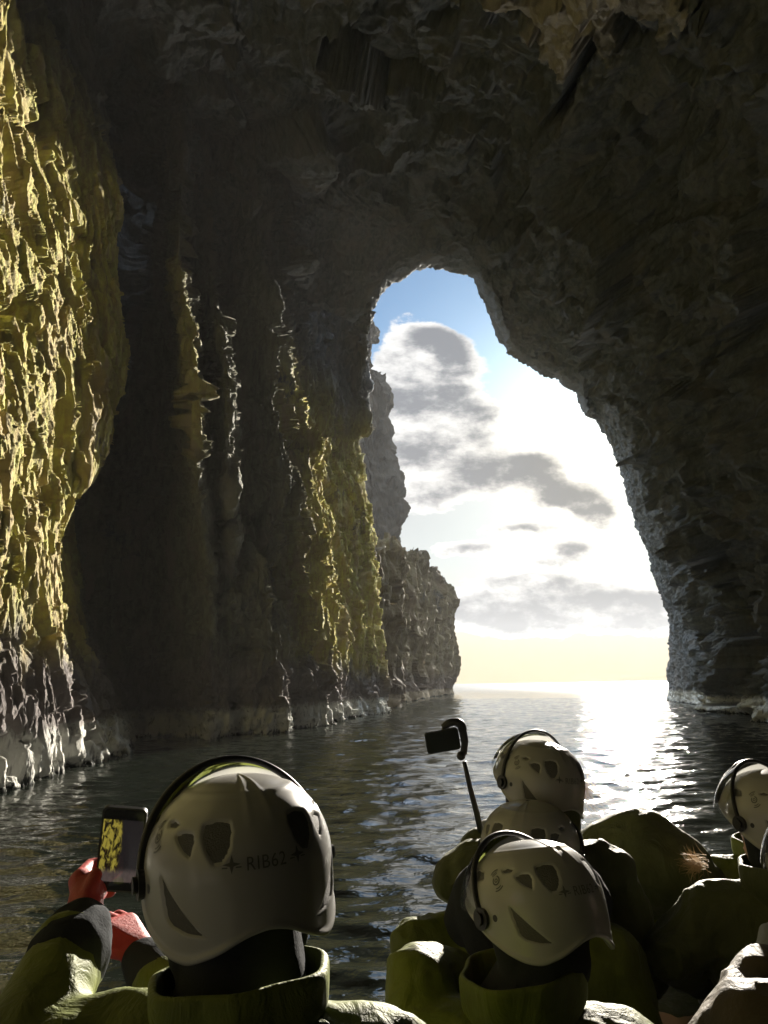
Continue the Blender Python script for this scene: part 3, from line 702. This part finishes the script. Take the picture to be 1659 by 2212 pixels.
def emblem_mesh():
    bm = bmesh.new()
    def arc(cx, cy, r, a0, a1, wdt, n=14):
        vs = []
        for k in range(n+1):
            a = R(a0+(a1-a0)*k/n); c, s_ = math.cos(a), math.sin(a)
            vs.append((bm.verts.new((cx+(r-wdt)*c, cy+(r-wdt)*s_, 0)), bm.verts.new((cx+(r+wdt)*c, cy+(r+wdt)*s_, 0))))
        for k in range(n): bm.faces.new((vs[k][0], vs[k][1], vs[k+1][1], vs[k+1][0]))
    arc(0, 0, .0075, 30, 330, .0014); arc(0, 0, .0030, 0, 360, .0010)
    arc(0, 0, .019, 150, 210, .0012); arc(0, 0, .019, -30, 30, .0012); arc(0, 0, .0145, 155, 205, .0010)
    for x0 in (.0115, .0145): q = [bm.verts.new((x0+a, b, 0)) for a, b in ((-.0008, -.006), (.0008, -.006), (.0008, .006), (-.0008, .006))]; bm.faces.new(q)
    for v in bm.verts:
        x, y = v.co.x*0.5-v.co.y*0.87, v.co.x*0.87+v.co.y*0.5
        v.co = Vector(S(-104-math.degrees(x/0.14)*-1, 0.062+y, 0.0009))
    out = bpy.data.meshes.new('emblem'); bm.to_mesh(out); bm.free(); out.materials.append(M_INK); return out
HM['emblem'] = emblem_mesh()
def dot_mesh(sd):
    bm = bmesh.new()
    if 1:
        vs = [bm.verts.new(Vector(S(sd*(-101+math.degrees(.0055*math.cos(a)/.14)), -.004+.0065*math.sin(a), 0.0009))) for a in np.linspace(0, 2*math.pi, 14, endpoint=False)]
        bm.faces.new(vs)
    out = bpy.data.meshes.new('rivet'); bm.to_mesh(out); bm.free(); out.materials.append(M_BLACK); return out
HM['dotL'] = dot_mesh(-1); HM['dotR'] = dot_mesh(1)
def visor_pt(th, u, k=1.0):
    """th: degrees up from straight ahead, u: -90..90 from pivot to pivot"""
    a = R(u); t = R(th)
    return Vector((0.142*math.sin(a)*k, 0.170*math.cos(a)*math.cos(t)*k, 0.160*math.cos(a)*math.sin(t)*k+0.0))
def visor_meshes(t0, t1):
    us = np.linspace(-84, 84, 40); ts = np.linspace(t0, t1, 16)
    P = np.array([[list(visor_pt(t, u)) for u in us] for t in ts])
    glass = grid_mesh('visor', P); glass.materials.append(M_VISOR)
    glass.polygons.foreach_set('use_smooth', np.ones(len(glass.polygons), bool))
    bm = bmesh.new(); tube(bm, [visor_pt(t1+1, u) for u in np.linspace(-88, 88, 44)], 0.0062, 8, flat=0.7)
    rim = bpy.data.meshes.new('visor_trim'); bm.to_mesh(rim); bm.free(); rim.materials.append(M_BLACK)
    rim.polygons.foreach_set('use_smooth', np.ones(len(rim.polygons), bool))
    hub = []
    for sx in (-1, 1):
        bm = bmesh.new()
        mt = Matrix.Translation((sx*0.1385, 0.0, -0.004)) @ Matrix.Rotation(R(90), 4, 'Y')
        bmesh.ops.create_cone(bm, cap_ends=True, segments=24, radius1=0.021, radius2=0.018, depth=0.016, matrix=mt)
        mt = Matrix.Translation((sx*0.1450, 0.0, -0.004)) @ Matrix.Rotation(R(90), 4, 'Y')
        bmesh.ops.create_cone(bm, cap_ends=True, segments=20, radius1=0.012, radius2=0.010, depth=0.0165, matrix=mt)
        hb = bpy.data.meshes.new('visor_hinge'); bm.to_mesh(hb); bm.free(); hb.materials.append(M_BLACK); hub.append(hb)
    return glass, rim, hub
VIS = {k: visor_meshes(*v) for k, v in {'up': (8, 69), 'mid': (20, 84), 'low': (-40, 28)}.items()}
def put(me, name, parent):
    o = bpy.data.objects.new(name, me); COL.objects.link(o); o.parent = parent; return o
def rotm(yaw, pitch=0, roll=0):
    """yaw: degrees to the right of +Y; pitch: nose up; roll: head leaning right"""
    return Matrix.Rotation(-R(yaw), 4, 'Z') @ Matrix.Rotation(R(pitch), 4, 'X') @ Matrix.Rotation(R(roll), 4, 'Y')

def person(head, hyaw, tyaw, jacket, label, hpitch=0, hroll=0, visor='up', lean=0.10, elbowL=None, handL=None, elbowR=None, handR=None,
           glove=None, voxel=0.009, helmet=True, collar=True, seat_drop=0.76, wr=0.012, seed=0, shoulder=0.20, collar_h=0.10, hood=False, neckwear=0.0, side=0.0, fingers=None, group='helmeted passengers on the boat'):
    T = rotm(tyaw); fwd = (T @ Vector((0, 1, 0))).normalized(); rt = (T @ Vector((1, 0, 0))).normalized(); up = Vector((0, 0, 1))
    H = Vector(head)
    hips = H-fwd*lean-up*seat_drop
    root = bpy.data.objects.new('person', None); COL.objects.link(root); root.location = hips; root.rotation_euler = (0, 0, -R(tyaw))
    tag(root, label, 'person', group)
    inv = root.matrix_basis.inverted()
    def L(p): return inv @ Vector(p)
    hl = L(H); sh = L(H-up*0.245-fwd*0.035+rt*side)     # shoulder line centre
    def loc(p): return L(p)
    sL, sR = sh+Vector((-shoulder, 0, -0.01)), sh+Vector((shoulder, 0, -0.01))
    eL = loc(elbowL) if elbowL else sL+Vector((-0.08, 0.06, -0.27)); hLd = loc(handL) if handL else eL+Vector((0.09, 0.24, 0.03))
    eR = loc(elbowR) if elbowR else sR+Vector((0.08, 0.06, -0.27)); hRd = loc(handR) if handR else eR+Vector((-0.09, 0.24, 0.03))
    hm = rotm(hyaw-tyaw, hpitch, hroll)          # helmet frame relative to the torso frame
    def hp(x, y, z): return hl+(hm @ Vector((x, y, z)))
    nk = sh+Vector((0, -0.005, 0.03))
    # --- body: one continuous figure
    B = [[(hp(0, 0.0, 0.03), .092), (hp(0, -0.03, 0.03), .090), (hp(0, 0.045, -0.06), .058)],
         [(hp(0, 0.085, -0.045), .014), (hp(0, 0.112, -0.062), .012)],                        # nose
         [(hp(-.026, 0.086, -0.095), .010), (hp(.026, 0.086, -0.095), .010)],                # mouth
         [(hp(-.020, 0.075, -0.115), .018), (hp(.020, 0.075, -0.115), .018), (hp(0, 0.05, -0.09), .04)],
         [(hp(-.093, -0.005, -0.03), (.010, .02, .028))], [(hp(.093, -0.005, -0.03), (.010, .02, .028))],
         [(hp(0, -0.015, -0.07), .055), (nk, .062)],
         [(sL, .062), (sR, .062), (nk+Vector((0, 0, -0.03)), .075), (sh+Vector((0, 0.04, -0.16)), (.14, .095, .10))],
         [(sh+Vector((0, 0.03, -0.16)), (.15, .10, .12)), (Vector((0, 0, 0.10)), (.14, .10, .10))],
         [(Vector((-.08, 0, 0.02)), .11), (Vector((.08, 0, 0.02)), .11)],
         [(sL, .058), (eL, .044)], [(eL, .044), (hLd, .029)], [(sR, .058), (eR, .044)], [(eR, .044), (hRd, .029)]]
    for sx in (-1, 1):
        hj, kj, aj = Vector((sx*.10, 0.02, 0)), Vector((sx*.14, 0.42, 0.03)), Vector((sx*.14, 0.40, -0.36))
        B += [[(hj, .085), (kj, .058)], [(kj, .058), (aj, .038)], [(aj, .042), (aj+Vector((0, .15, -.04)), .030)]]
    for (hh, ee, sx) in ((hLd, eL, 1), (hRd, eR, -1)):
        dr = (hh-ee).normalized(); a = dr.cross(Vector((0, 0, 1)));  a = a.normalized() if a.length > .1 else Vector((1, 0, 0)); b = a.cross(dr)
        if not (fingers and sx == 1):
            B.append([(hh, .026), (hh+dr*.075+a*.028, .014), (hh+dr*.075-a*.028, .014)])
            for k in range(4):
                f0 = hh+dr*.078+a*(.030-.020*k); f1 = f0+dr*(.030+.004*(k in (1, 2)))-b*.012; f2 = f1+dr*.012-b*.026
                B += [[(f0, .0095), (f1, .0088)], [(f1, .0088), (f2, .0078)]]
            th = hh+dr*.02+a*sx*.03; B += [[(th, .013), (th+dr*.045+a*sx*.018-b*.015, .010)]]
    body = fuse('body', B, voxel, M_SKIN, root, smooth_it=2)
    # --- fleece balaclava under the helmet
    fuse('balaclava', [[(hp(0, -0.005, 0.03), .104), (hp(0, -0.035, 0.025), .100), (hp(0, -0.03, -0.085), .080)],
                       [(hp(0, -0.030, -0.09), .083), (nk+Vector((0, .0, 0.01)), .092+neckwear)],
                       [(hp(-.085, 0.0, -0.03), .035), (hp(-.07, 0.0, -0.11), .035)], [(hp(.085, 0.0, -0.03), .035), (hp(.07, 0.0, -0.11), .035)]], 0.008, M_HEADWEAR, root, wrinkle=0.004, seed=seed+3)
    # --- jacket
    ab = Vector((0, 0, 0.05))
    cL = eL+(hLd-eL)*0.86; cRr = eR+(hRd-eR)*0.86
    J = [[(sL, .092), (sR, .092), (nk+Vector((0, -0.01, -0.015)), (.115, .10, .07)), (sh+Vector((0, .02, -0.20)), (.19, .135, .12))],
         [(sh+Vector((0, 0.02, -0.18)), (.20, .145, .12)), (ab, (.20, .16, .12))], [(ab, (.20, .16, .10)), (Vector((0, .02, -.04)), (.22, .19, .07))],
         [(sL, .090), (eL, .078)], [(eL, .080), (cL, .056)], [(cL, .058), (cL+(eL-cL)*.12, .064)],
         [(sR, .090), (eR, .078)], [(eR, .080), (cRr, .056)], [(cRr, .058), (cRr+(eR-cRr)*.12, .064)]]
    if hood: J += [[(nk+Vector((-.07, -.10, -.03)), .06), (nk+Vector((.07, -.10, -.03)), .06), (nk+Vector((0, -.12, -.14)), .055)]]
    jk = fuse('jacket', J, 0.0085, jacket, root, wrinkle=wr, seed=seed, smooth_it=3)
    if collar:
        n = 60; a = np.linspace(0, 2*math.pi, n, endpoint=False)
        prof = [(0.0, .105, -.02), (0.25, .118, .02), (0.6, .124, .05), (0.92, .125, .09), (1.0, .119, .10), (1.0, .112, .095), (0.6, .108, .05), (0.2, .10, .02)]
        Pc = []
        wob = 0.006*np.sin(a*3+seed)+0.004*np.sin(a*7+seed*2)
        for f, r_, z_ in prof:
            Pc.append(np.stack([(r_+wob*(z_ > .03))*np.cos(a), (r_*1.0+wob*(z_ > .03))*np.sin(a)-0.012*z_/.1, z_*collar_h/.10*(1+0.12*np.sin(a+seed))*np.ones(n)], -1))
        Pc = np.moveaxis(np.array(Pc), 0, 1)+np.array(list(nk+Vector((0, 0, 0.015))))
        Pc = cr_interp(Pc, 4, 1)
        link('collar', grid_mesh('collar', Pc, closed_u=True), jacket, jk)
    # --- trousers
    TR = [[(Vector((-.09, 0, 0.0)), .125), (Vector((.09, 0, 0.0)), .125)]]
    for sx in (-1, 1):
        hj, kj, aj = Vector((sx*.10, 0.02, 0)), Vector((sx*.14, 0.42, 0.03)), Vector((sx*.14, 0.40, -0.34))
        TR += [[(hj, .105), (kj, .080)], [(kj, .082), (aj, .062)]]
    fuse('trousers', TR, 0.013, M_TROUS, root, wrinkle=0.010, seed=seed+11)
    for sx in (-1, 1):
        aj = Vector((sx*.14, 0.40, -0.36)); fuse('boot', [[(aj+Vector((0, 0, .06)), .050), (aj+Vector((0, -.02, -.03)), .048)], [(aj+Vector((0, -.02, -.04)), .046), (aj+Vector((0, .15, -.055)), (.042, .05, .032))]], 0.009, M_SEAT, root)
    # --- gloves
    if glove:
        for (hh, ee, sx, fg) in ((hLd, eL, 1, fingers), (hRd, eR, -1, None)):
            dr = (hh-ee).normalized()
            if fg:
                G = [[(loc(p), r_) for p, r_ in seg] for seg in fg]
            else:
                a = dr.cross(Vector((0, 0, 1))); a = a.normalized() if a.length > .1 else Vector((1, 0, 0)); b = a.cross(dr)
                G = [[(hh-dr*.04, .036), (hh, .034)], [(hh, .032), (hh+dr*.075+a*.028, .019), (hh+dr*.075-a*.028, .019)]]
                for k in range(4):
                    f0 = hh+dr*.078+a*(.032-.0215*k); f1 = f0+dr*(.032+.004*(k in (1, 2)))-b*.012; f2 = f1+dr*.013-b*.028
                    G += [[(f0, .0125), (f1, .0118)], [(f1, .0118), (f2, .0105)]]
                th = hh+dr*.02+a*sx*.034; G += [[(th, .016), (th+dr*.045+a*sx*.022-b*.015, .013)]]
            fuse('glove', G, 0.0042, glove, root, wrinkle=0.002, seed=seed+21, smooth_it=2)
        if fingers:
            for cc, ee in ((cL, eL), (cRr, eR)):
                fuse('cuff', [[(cc+(ee-cc)*.14, .066), (cc-(ee-cc)*.03, .058)], [(cc, .060), (cc-(ee-cc)*.12, .045)]], 0.006, M_HEADWEAR, root, wrinkle=0.007, seed=seed+31)
    # --- helmet
    if helmet:
        hr = bpy.data.objects.new('helmet', HM['shell']); COL.objects.link(hr); hr.parent = root
        hr.matrix_local = Matrix.Translation(hl) @ hm
        for k in range(len(VENTS)): put(HM['vent%d' % k], 'vent', hr)
        put(HM['text'], 'lettering', hr); put(HM['emblem'], 'emblem', hr); put(HM['dotL'], 'rivet', hr); put(HM['dotR'], 'rivet', hr)
        if visor:
            g_, r_, h_ = VIS[visor]; put(g_, 'visor', hr); put(r_, 'visor_trim', hr); [put(q, 'visor_hinge', hr) for q in h_]
    return root

AZB = 31.0    # the boat points this far right of the camera's forward
# --- P1: nearest, lower left, filming with a phone
wr1 = D(212, 1985, 1.24); ph_c = D(262, 1834, 1.34)
def P1fingers():
    # palm behind the phone's left edge, four fingers across its back, thumb in front along the left side
    w0 = D(178, 1995, 1.24); pm = D(188, 1930, 1.30); out_ = [[(w0, .034), (pm, .030)], [(pm, .028), (D(176, 1905, 1.32), .024), (D(205, 1925, 1.34), .024)]]
    kn = [((172, 1893), (196, 1868), (232, 1862)), ((170, 1908), (194, 1888), (236, 1884)), ((174, 1925), (198, 1908), (236, 1906)), ((182, 1940), (206, 1928), (238, 1926))]
    for a, b, c in kn:
        p0, p1, p2 = D(a[0], a[1], 1.315), D(b[0], b[1], 1.385), D(c[0], c[1], 1.392)
        out_ += [[(p0, .0135), (p1, .0125)], [(p1, .0125), (p2, .0110)]]
    out_ += [[(D(192, 1945, 1.27), .017), (D(196, 1918, 1.275), .014)], [(D(196, 1918, 1.275), .014), (D(206, 1890, 1.300), .012)]]
    return out_
person(D(515, 1868, 1.12), -25, 8, M_HIVIS, 'nearest person in a white helmet at lower left, red glove raising a phone', hpitch=-2, hroll=-3, lean=0.06,
       elbowL=D(28, 2330, 1.00), handL=D(180, 1990, 1.24), elbowR=D(700, 2560, 1.15), handR=D(300, 2060, 1.42), glove=M_RED, fingers=P1fingers(), voxel=0.007, seed=2, wr=0.011, shoulder=0.19, collar_h=0.080, neckwear=0.012, side=0.024)
# --- P2: lower centre right
P2 = person(D(1152, 1960, 1.57), -33, 10, M_HIVIS, 'person in the nearest, lowest of three stacked white helmets, wide yellow-green collar', hpitch=-13, hroll=2, visor='up', side=-0.035, lean=0.08, seed=14, wr=0.014, collar_h=0.105, glove=M_GREYG, neckwear=0.012,
       elbowL=D(905, 2120, 1.62), handL=D(1000, 2110, 1.85))
# --- P3: behind, middle helmet
P3 = person(D(1146, 1834, 2.10), 27, 24, M_HIVIS, 'person in the middle of the three stacked white helmets, printed back toward the camera', hpitch=0, hroll=3, visor='low', lean=0.08, collar_h=0.07, seed=27, wr=0.016, glove=M_GREYG,
       elbowL=D(898, 2050, 2.05), handL=D(985, 2010, 2.35))
# --- P4: far helmet, holds the selfie stick
person(D(1160, 1690, 2.38), -30, 18, M_OLIVE, 'person in the farthest, highest of the three stacked white helmets, holding up a selfie stick', hpitch=4, hroll=6, visor='mid', lean=0.08, seed=39, wr=0.018, collar_h=0.13, hood=True, glove=M_GREYG,
       elbowL=D(985, 1905, 2.35), handL=D(1043, 1815, 2.50))
# --- P5: at the right edge
person(D(1672, 1766, 2.12), -26, 12, M_OLIVE, 'person at the right edge in a white helmet with the visor pushed up over it', hpitch=0, visor='up', lean=0.08, seed=52, wr=0.018, glove=M_GREYG,
       elbowL=D(1455, 2060, 2.05), handL=D(1520, 2120, 2.3))
# --- P8: partly hidden beyond P5
p8 = person(D(1650, 1742, 2.66), -20, 10, M_HIVIS, 'person half hidden beyond the right edge helmet, fair hair on jacket', hpitch=0, visor='up', lean=0.08, seed=63, wr=0.02, hood=True, glove=M_GREYG,
       elbowL=D(1432, 1990, 2.55), handL=D(1460, 2080, 2.8))
# --- P6: bent over, only the rounded back shows
person(D(1400, 1930, 2.98), 25, 25, M_OLIVE, 'person bent forward so only a rounded olive back shows in front of the sun glitter', helmet=True, visor=None, lean=-0.30, hpitch=-40, seat_drop=0.52, seed=71, wr=0.014, collar=False, hood=False, shoulder=0.17, glove=M_GREYG)
# --- P7: lower right corner
person(D(1835, 1900, 1.42), -10, 8, M_OCHRE, 'person at the lower right corner in an ochre jacket, grey glove raised to the collar', lean=0.08, seed=83, wr=0.012, glove=M_GREYG,
       elbowL=D(1560, 2290, 1.38), handL=D(1662, 2075, 1.55), shoulder=0.20)

def extra(p, name, hulls, m, vox=0.006, wr=0.003):
    inv = (Matrix.Translation(p.location) @ p.rotation_euler.to_matrix().to_4x4()).inverted()
    return fuse(name, [[(inv @ Vector(q), r) for q, r in h] for h in hulls], vox, m, p, wrinkle=wr, seed=5)
M_REFL = simple('reflective_tape', (0.42, 0.36, 0.33), rough=0.4, bump=0.5, bscale=200)
extra(P3, 'life_vest', [[(D(1040, 1925, 2.02), .075), (D(1250, 1925, 2.02), .075), (D(1150, 1900, 2.0), .08)], [(D(1030, 1935, 2.02), .07), (D(1010, 1990, 2.05), .07)], [(D(1040, 1950, 2.0), .08), (D(1260, 1950, 2.0), .08), (D(1150, 2150, 1.98), .14)]], M_HEADWEAR)
#extra(P2, 'reflective_patch', [[(D(884, 1998, 1.575), (.013, .012, .012)), (D(878, 2058, 1.565), (.010, .010, .010))]], M_REFL, 0.003, 0.002)

# P6's arched back
def arched_back():
    r = [o for o in bpy.data.objects if o.get('label', '').startswith('person bent forward')][0]
    inv = (Matrix.Translation(r.location) @ r.rotation_euler.to_matrix().to_4x4()).inverted()
    c = inv @ D(1383, 1885, 2.62)
    old = [o for o in r.children if o.name.startswith('jacket')][0]
    ab = Vector((0, 0, 0.05))
    J = [[(c+Vector((-.10, 0, 0.02)), .155), (c+Vector((.10, 0, 0.0)), .155), (c+Vector((0, 0, .06)), .165)], [(c+Vector((0, .05, -.05)), (.22, .16, .16)), (ab, (.22, .19, .12)), (Vector((0, .05, -.06)), (.25, .25, .10))],
         [(c+Vector((-.19, .02, -.04)), .10), (c+Vector((-.24, .16, -.28)), .08)], [(c+Vector((.19, .02, -.04)), .10), (c+Vector((.24, .16, -.28)), .08)]]
    n = fuse('back', J, 0.009, M_OLIVE, r, wrinkle=0.010, seed=75)
    old_me = old.data; n.name = 'tmpback'; nm = old.name; bpy.data.objects.remove(old); n.name = 'jacket'
arched_back()

# ---- phones
def rbox(bm, w_, h_, d_, r_, mt, seg=6):
    ring = []
    for cx, cy, a0 in ((w_/2-r_, h_/2-r_, 0), (-w_/2+r_, h_/2-r_, 90), (-w_/2+r_, -h_/2+r_, 180), (w_/2-r_, -h_/2+r_, 270)):
        for k in range(seg+1):
            a = R(a0+90*k/seg); ring.append((cx+r_*math.cos(a), cy+r_*math.sin(a)))
    f = [bm.verts.new(mt @ Vector((x, y, d_/2))) for x, y in ring]; b = [bm.verts.new(mt @ Vector((x, y, -d_/2))) for x, y in ring]
    bm.faces.new(f); bm.faces.new(b[::-1]); n = len(ring)
    for k in range(n): bm.faces.new((f[k], b[k], b[(k+1) % n], f[(k+1) % n]))
def screen_mat(name, bright):
    m, t, b, o = mat(name)
    co = t.n('ShaderNodeTexCoord').outputs['Object']; s = t.n('ShaderNodeSeparateXYZ'); t.l(co, s.inputs[0])
    x, y = s.outputs[0], s.outputs[1]
    n = t.noise(t.mapping(co, scale=(1, .35, 1)), 160, 6, 0.65, 0.6); n2 = t.noise(co, 30, 3)
    wall = t.mix(t.smooth(n, 0.42, 0.58), (0.02, 0.015, 0.008), (0.62, 0.50, 0.08))
    ed = t.smooth(t.m('ADD', x, t.m('MULTIPLY', t.m('SUBTRACT', n2, 0.5), 0.02)), -0.004, 0.002)
    c = t.mix(ed, wall, (0.03, 0.025, 0.026))
    low = t.m('SUBTRACT', 1.0, t.smooth(y, -0.045, -0.030))
    c = t.mix(low, c, t.mix(n, (0.02, 0.02, 0.02), (0.28, 0.20, 0.18)))
    c = t.mix(t.m('SUBTRACT', 1.0, t.smooth(y, -0.060, -0.058)), c, (0.004, 0.004, 0.004)); c = t.mix(t.smooth(y, 0.056, 0.058), c, (0.004, 0.004, 0.004))
    b.inputs['Base Color'].default_value = (0.01, 0.01, 0.012, 1); b.inputs['Roughness'].default_value = 0.08
    t.l(c, b.inputs['Emission Color']); b.inputs['Emission Strength'].default_value = bright
    return m
def phone(center, xax, yax, label, size, scr, cat_='phone'):
    x = Vector(xax).normalized(); y = Vector(yax); y = (y-x*y.dot(x)).normalized(); z = x.cross(y)
    M_ = Matrix((x, y, z)).transposed().to_4x4(); M_.translation = center
    r = bpy.data.objects.new('smartphone', None); COL.objects.link(r); r.matrix_world = M_
    tag(r, label, cat_)
    w_, h_ = size
    bm = bmesh.new(); rbox(bm, w_, h_, 0.009, 0.010, Matrix()); o = obj_bm('phone_case', bm, M_BLACK, r, smooth=False)
    bm = bmesh.new(); rbox(bm, w_-.008, h_-.008, 0.0012, 0.007, Matrix.Translation((0, 0, .0050))); obj_bm('screen', bm, scr, r, smooth=False)
    bm = bmesh.new(); rbox(bm, .026, .030, 0.003, 0.006, Matrix.Translation((w_/2-.020, h_/2-.022, -.006))); obj_bm('camera_bump', bm, M_BLACK, r, smooth=False)
    return r
xa = D(316, 1752, 1.34)-D(216, 1745, 1.33); ya = D(214, 1745, 1.33)-D(200, 1922, 1.34)
phone(ph_c, xa, ya, 'black smartphone held upright at left, its lit screen showing the yellow cave wall', (0.078, 0.158), screen_mat('phone_screen_lit', 0.13))
xa = D(992, 1572, 2.45)-D(927, 1583, 2.45); ya = D(927, 1583, 2.45)-D(918, 1630, 2.45)
phone(D(956, 1600, 2.45), xa, ya, 'dark smartphone clamped sideways at the top of the selfie stick', (0.112, 0.072), simple('phone_glass_dark', (0.03, 0.035, 0.04), rough=0.12))
# ---- selfie stick
st_base = D(1043, 1812, 2.49)
st = bpy.data.objects.new('selfie_stick', None); COL.objects.link(st); st.location = st_base
tag(st, 'dark selfie stick with a hooked gimbal arm raised against the bright water', 'selfie stick')
def rel(px, py, dep=2.47): return D(px, py, dep)-st_base
bm = bmesh.new(); tube(bm, [rel(1046, 1830), rel(1030, 1757), rel(1015, 1700), rel(1003, 1645)], [.011, .010, .0085, .0075], 12); obj_bm('pole', bm, M_BLACK, st)
fuse('gimbal_motor', [[(rel(996, 1633, 2.46), .0155), (rel(997, 1630, 2.485), .0155)]], 0.003, M_BLACK, st)
pts = bez([rel(1001, 1628), rel(1004, 1605), rel(1001, 1585), rel(996, 1566), rel(984, 1560), rel(970, 1562), rel(958, 1572)], 5)
bm = bmesh.new(); tube(bm, pts, [.012]*6+[.013]*6+[.015]*8+[.013]*(len(pts)-20), 12); obj_bm('gimbal_arm', bm, M_BLACK, st)
bm = bmesh.new(); tube(bm, [rel(962, 1568), rel(958, 1580), rel(957, 1600, 2.475)], .009, 10); obj_bm('phone_clamp', bm, M_BLACK, st)

# ---- fair hair blown over P8's collar
def strands(parent_label, starts, n, spread, dirv, ln, seed):
    r = [o for o in bpy.data.objects if o.get('label', '').startswith(parent_label)][0]
    inv = (Matrix.Translation(r.location) @ r.rotation_euler.to_matrix().to_4x4()).inverted()
    rnd = random.Random(seed); bm = bmesh.new()
    for k in range(n):
        p = Vector(starts)+Vector([rnd.gauss(0, spread) for _ in range(3)]); d = (Vector(dirv)+Vector([rnd.gauss(0, .28) for _ in range(3)])).normalized()
        pts = [p]; c = Vector([rnd.gauss(0, .5) for _ in range(3)])
        for q in range(6): d = (d+c*.25).normalized(); pts.append(pts[-1]+d*ln/6*rnd.uniform(.6, 1.2))
        tube(bm, [inv @ q for q in pts], [.0007*(1-.12*q) for q in range(7)], 3, cap=False)
    obj_bm('hair', bm, M_HAIR, r)
strands('person half hidden', D(1512, 1868, 2.40), 160, .012, (-.8, 0, .15), .06, 4)
strands('person in the farthest', D(1243, 1688, 2.34), 150, .014, (.35, 0, -.9), .10, 7)

# ---- the boat
bt = bpy.data.objects.new('inflatable_boat', None); COL.objects.link(bt)
az = R(AZB); ax = Vector((math.sin(az), math.cos(az), 0)); sx_ = Vector((math.cos(az), -math.sin(az), 0))
cen = Vector((0.30, 0.2, 0)); bt.location = cen; bt.rotation_euler = (0, 0, -az)
tag(bt, 'grey rigid inflatable boat carrying the passengers', 'boat')
path = [(-1.15, -4.5), (-1.15, -3), (-1.15, -1.5), (-1.13, 0), (-1.02, 1.2), (-.75, 2.3), (-.35, 3.0), (0, 3.2), (.35, 3.0), (.75, 2.3), (1.02, 1.2), (1.13, 0), (1.15, -1.5), (1.15, -3), (1.15, -4.5)]
pts = bez([(x, y, .42+.10*max(0, y-1)/2.2) for x, y in path], 8)
bm = bmesh.new(); tube(bm, pts, .24, 24); obj_bm('tube', bm, M_TUBE, bt)
bm = bmesh.new()
n = 30; ys = np.linspace(-4.5, 2.9, n)
hw = np.interp(ys, [-4.5, 0, 1.2, 2.3, 2.9], [1.1, 1.1, .98, .7, .35])
prev = None
for y_, h_ in zip(ys, hw):
    row = [bm.verts.new((x_, y_, z_)) for x_, z_ in ((-h_, .30), (h_, .30), (h_*.9, .02), (0, -.28), (-h_*.9, .02))]
    if prev:
        for k in range(5): bm.faces.new((prev[k], prev[(k+1) % 5], row[(k+1) % 5], row[k]))
    else: bm.faces.new(row[::-1])
    prev = row
bm.faces.new(prev); obj_bm('hull', bm, M_DECK, bt, smooth=False)
binv = (Matrix.Translation(cen) @ Matrix.Rotation(-az, 4, 'Z')).inverted()
for r in [o for o in bpy.data.objects if o.get('category') == 'person']:
    h = binv @ r.location; a = -r.rotation_euler.z-az
    top = h.z-.115; rot = Matrix.Translation((h.x, h.y, 0)) @ Matrix.Rotation(-a, 4, 'Z')
    bm = bmesh.new()
    for (w_, l_, z0, z1) in ((.26, .50, .29, top-.07), (.32, .56, top-.07, top)):
        v = bmesh.ops.create_cube(bm, size=1, matrix=rot @ Matrix.Translation((0, .02, (z0+z1)/2)) @ Matrix.Diagonal((w_, l_, max(.02, z1-z0), 1)))['verts']
    bmesh.ops.bevel(bm, geom=bm.edges[:], offset=.025, segments=3, affect='EDGES')
    obj_bm('jockey_seat', bm, M_SEAT, bt)
# grab rail behind the front row
bm = bmesh.new(); tube(bm, bez([(-.5, 2.2, .3), (-.5, 2.2, .85), (-.3, 2.2, .95), (.3, 2.2, .95), (.5, 2.2, .85), (.5, 2.2, .3)], 6), .018, 10); obj_bm('grab_rail', bm, M_TUBE, bt)
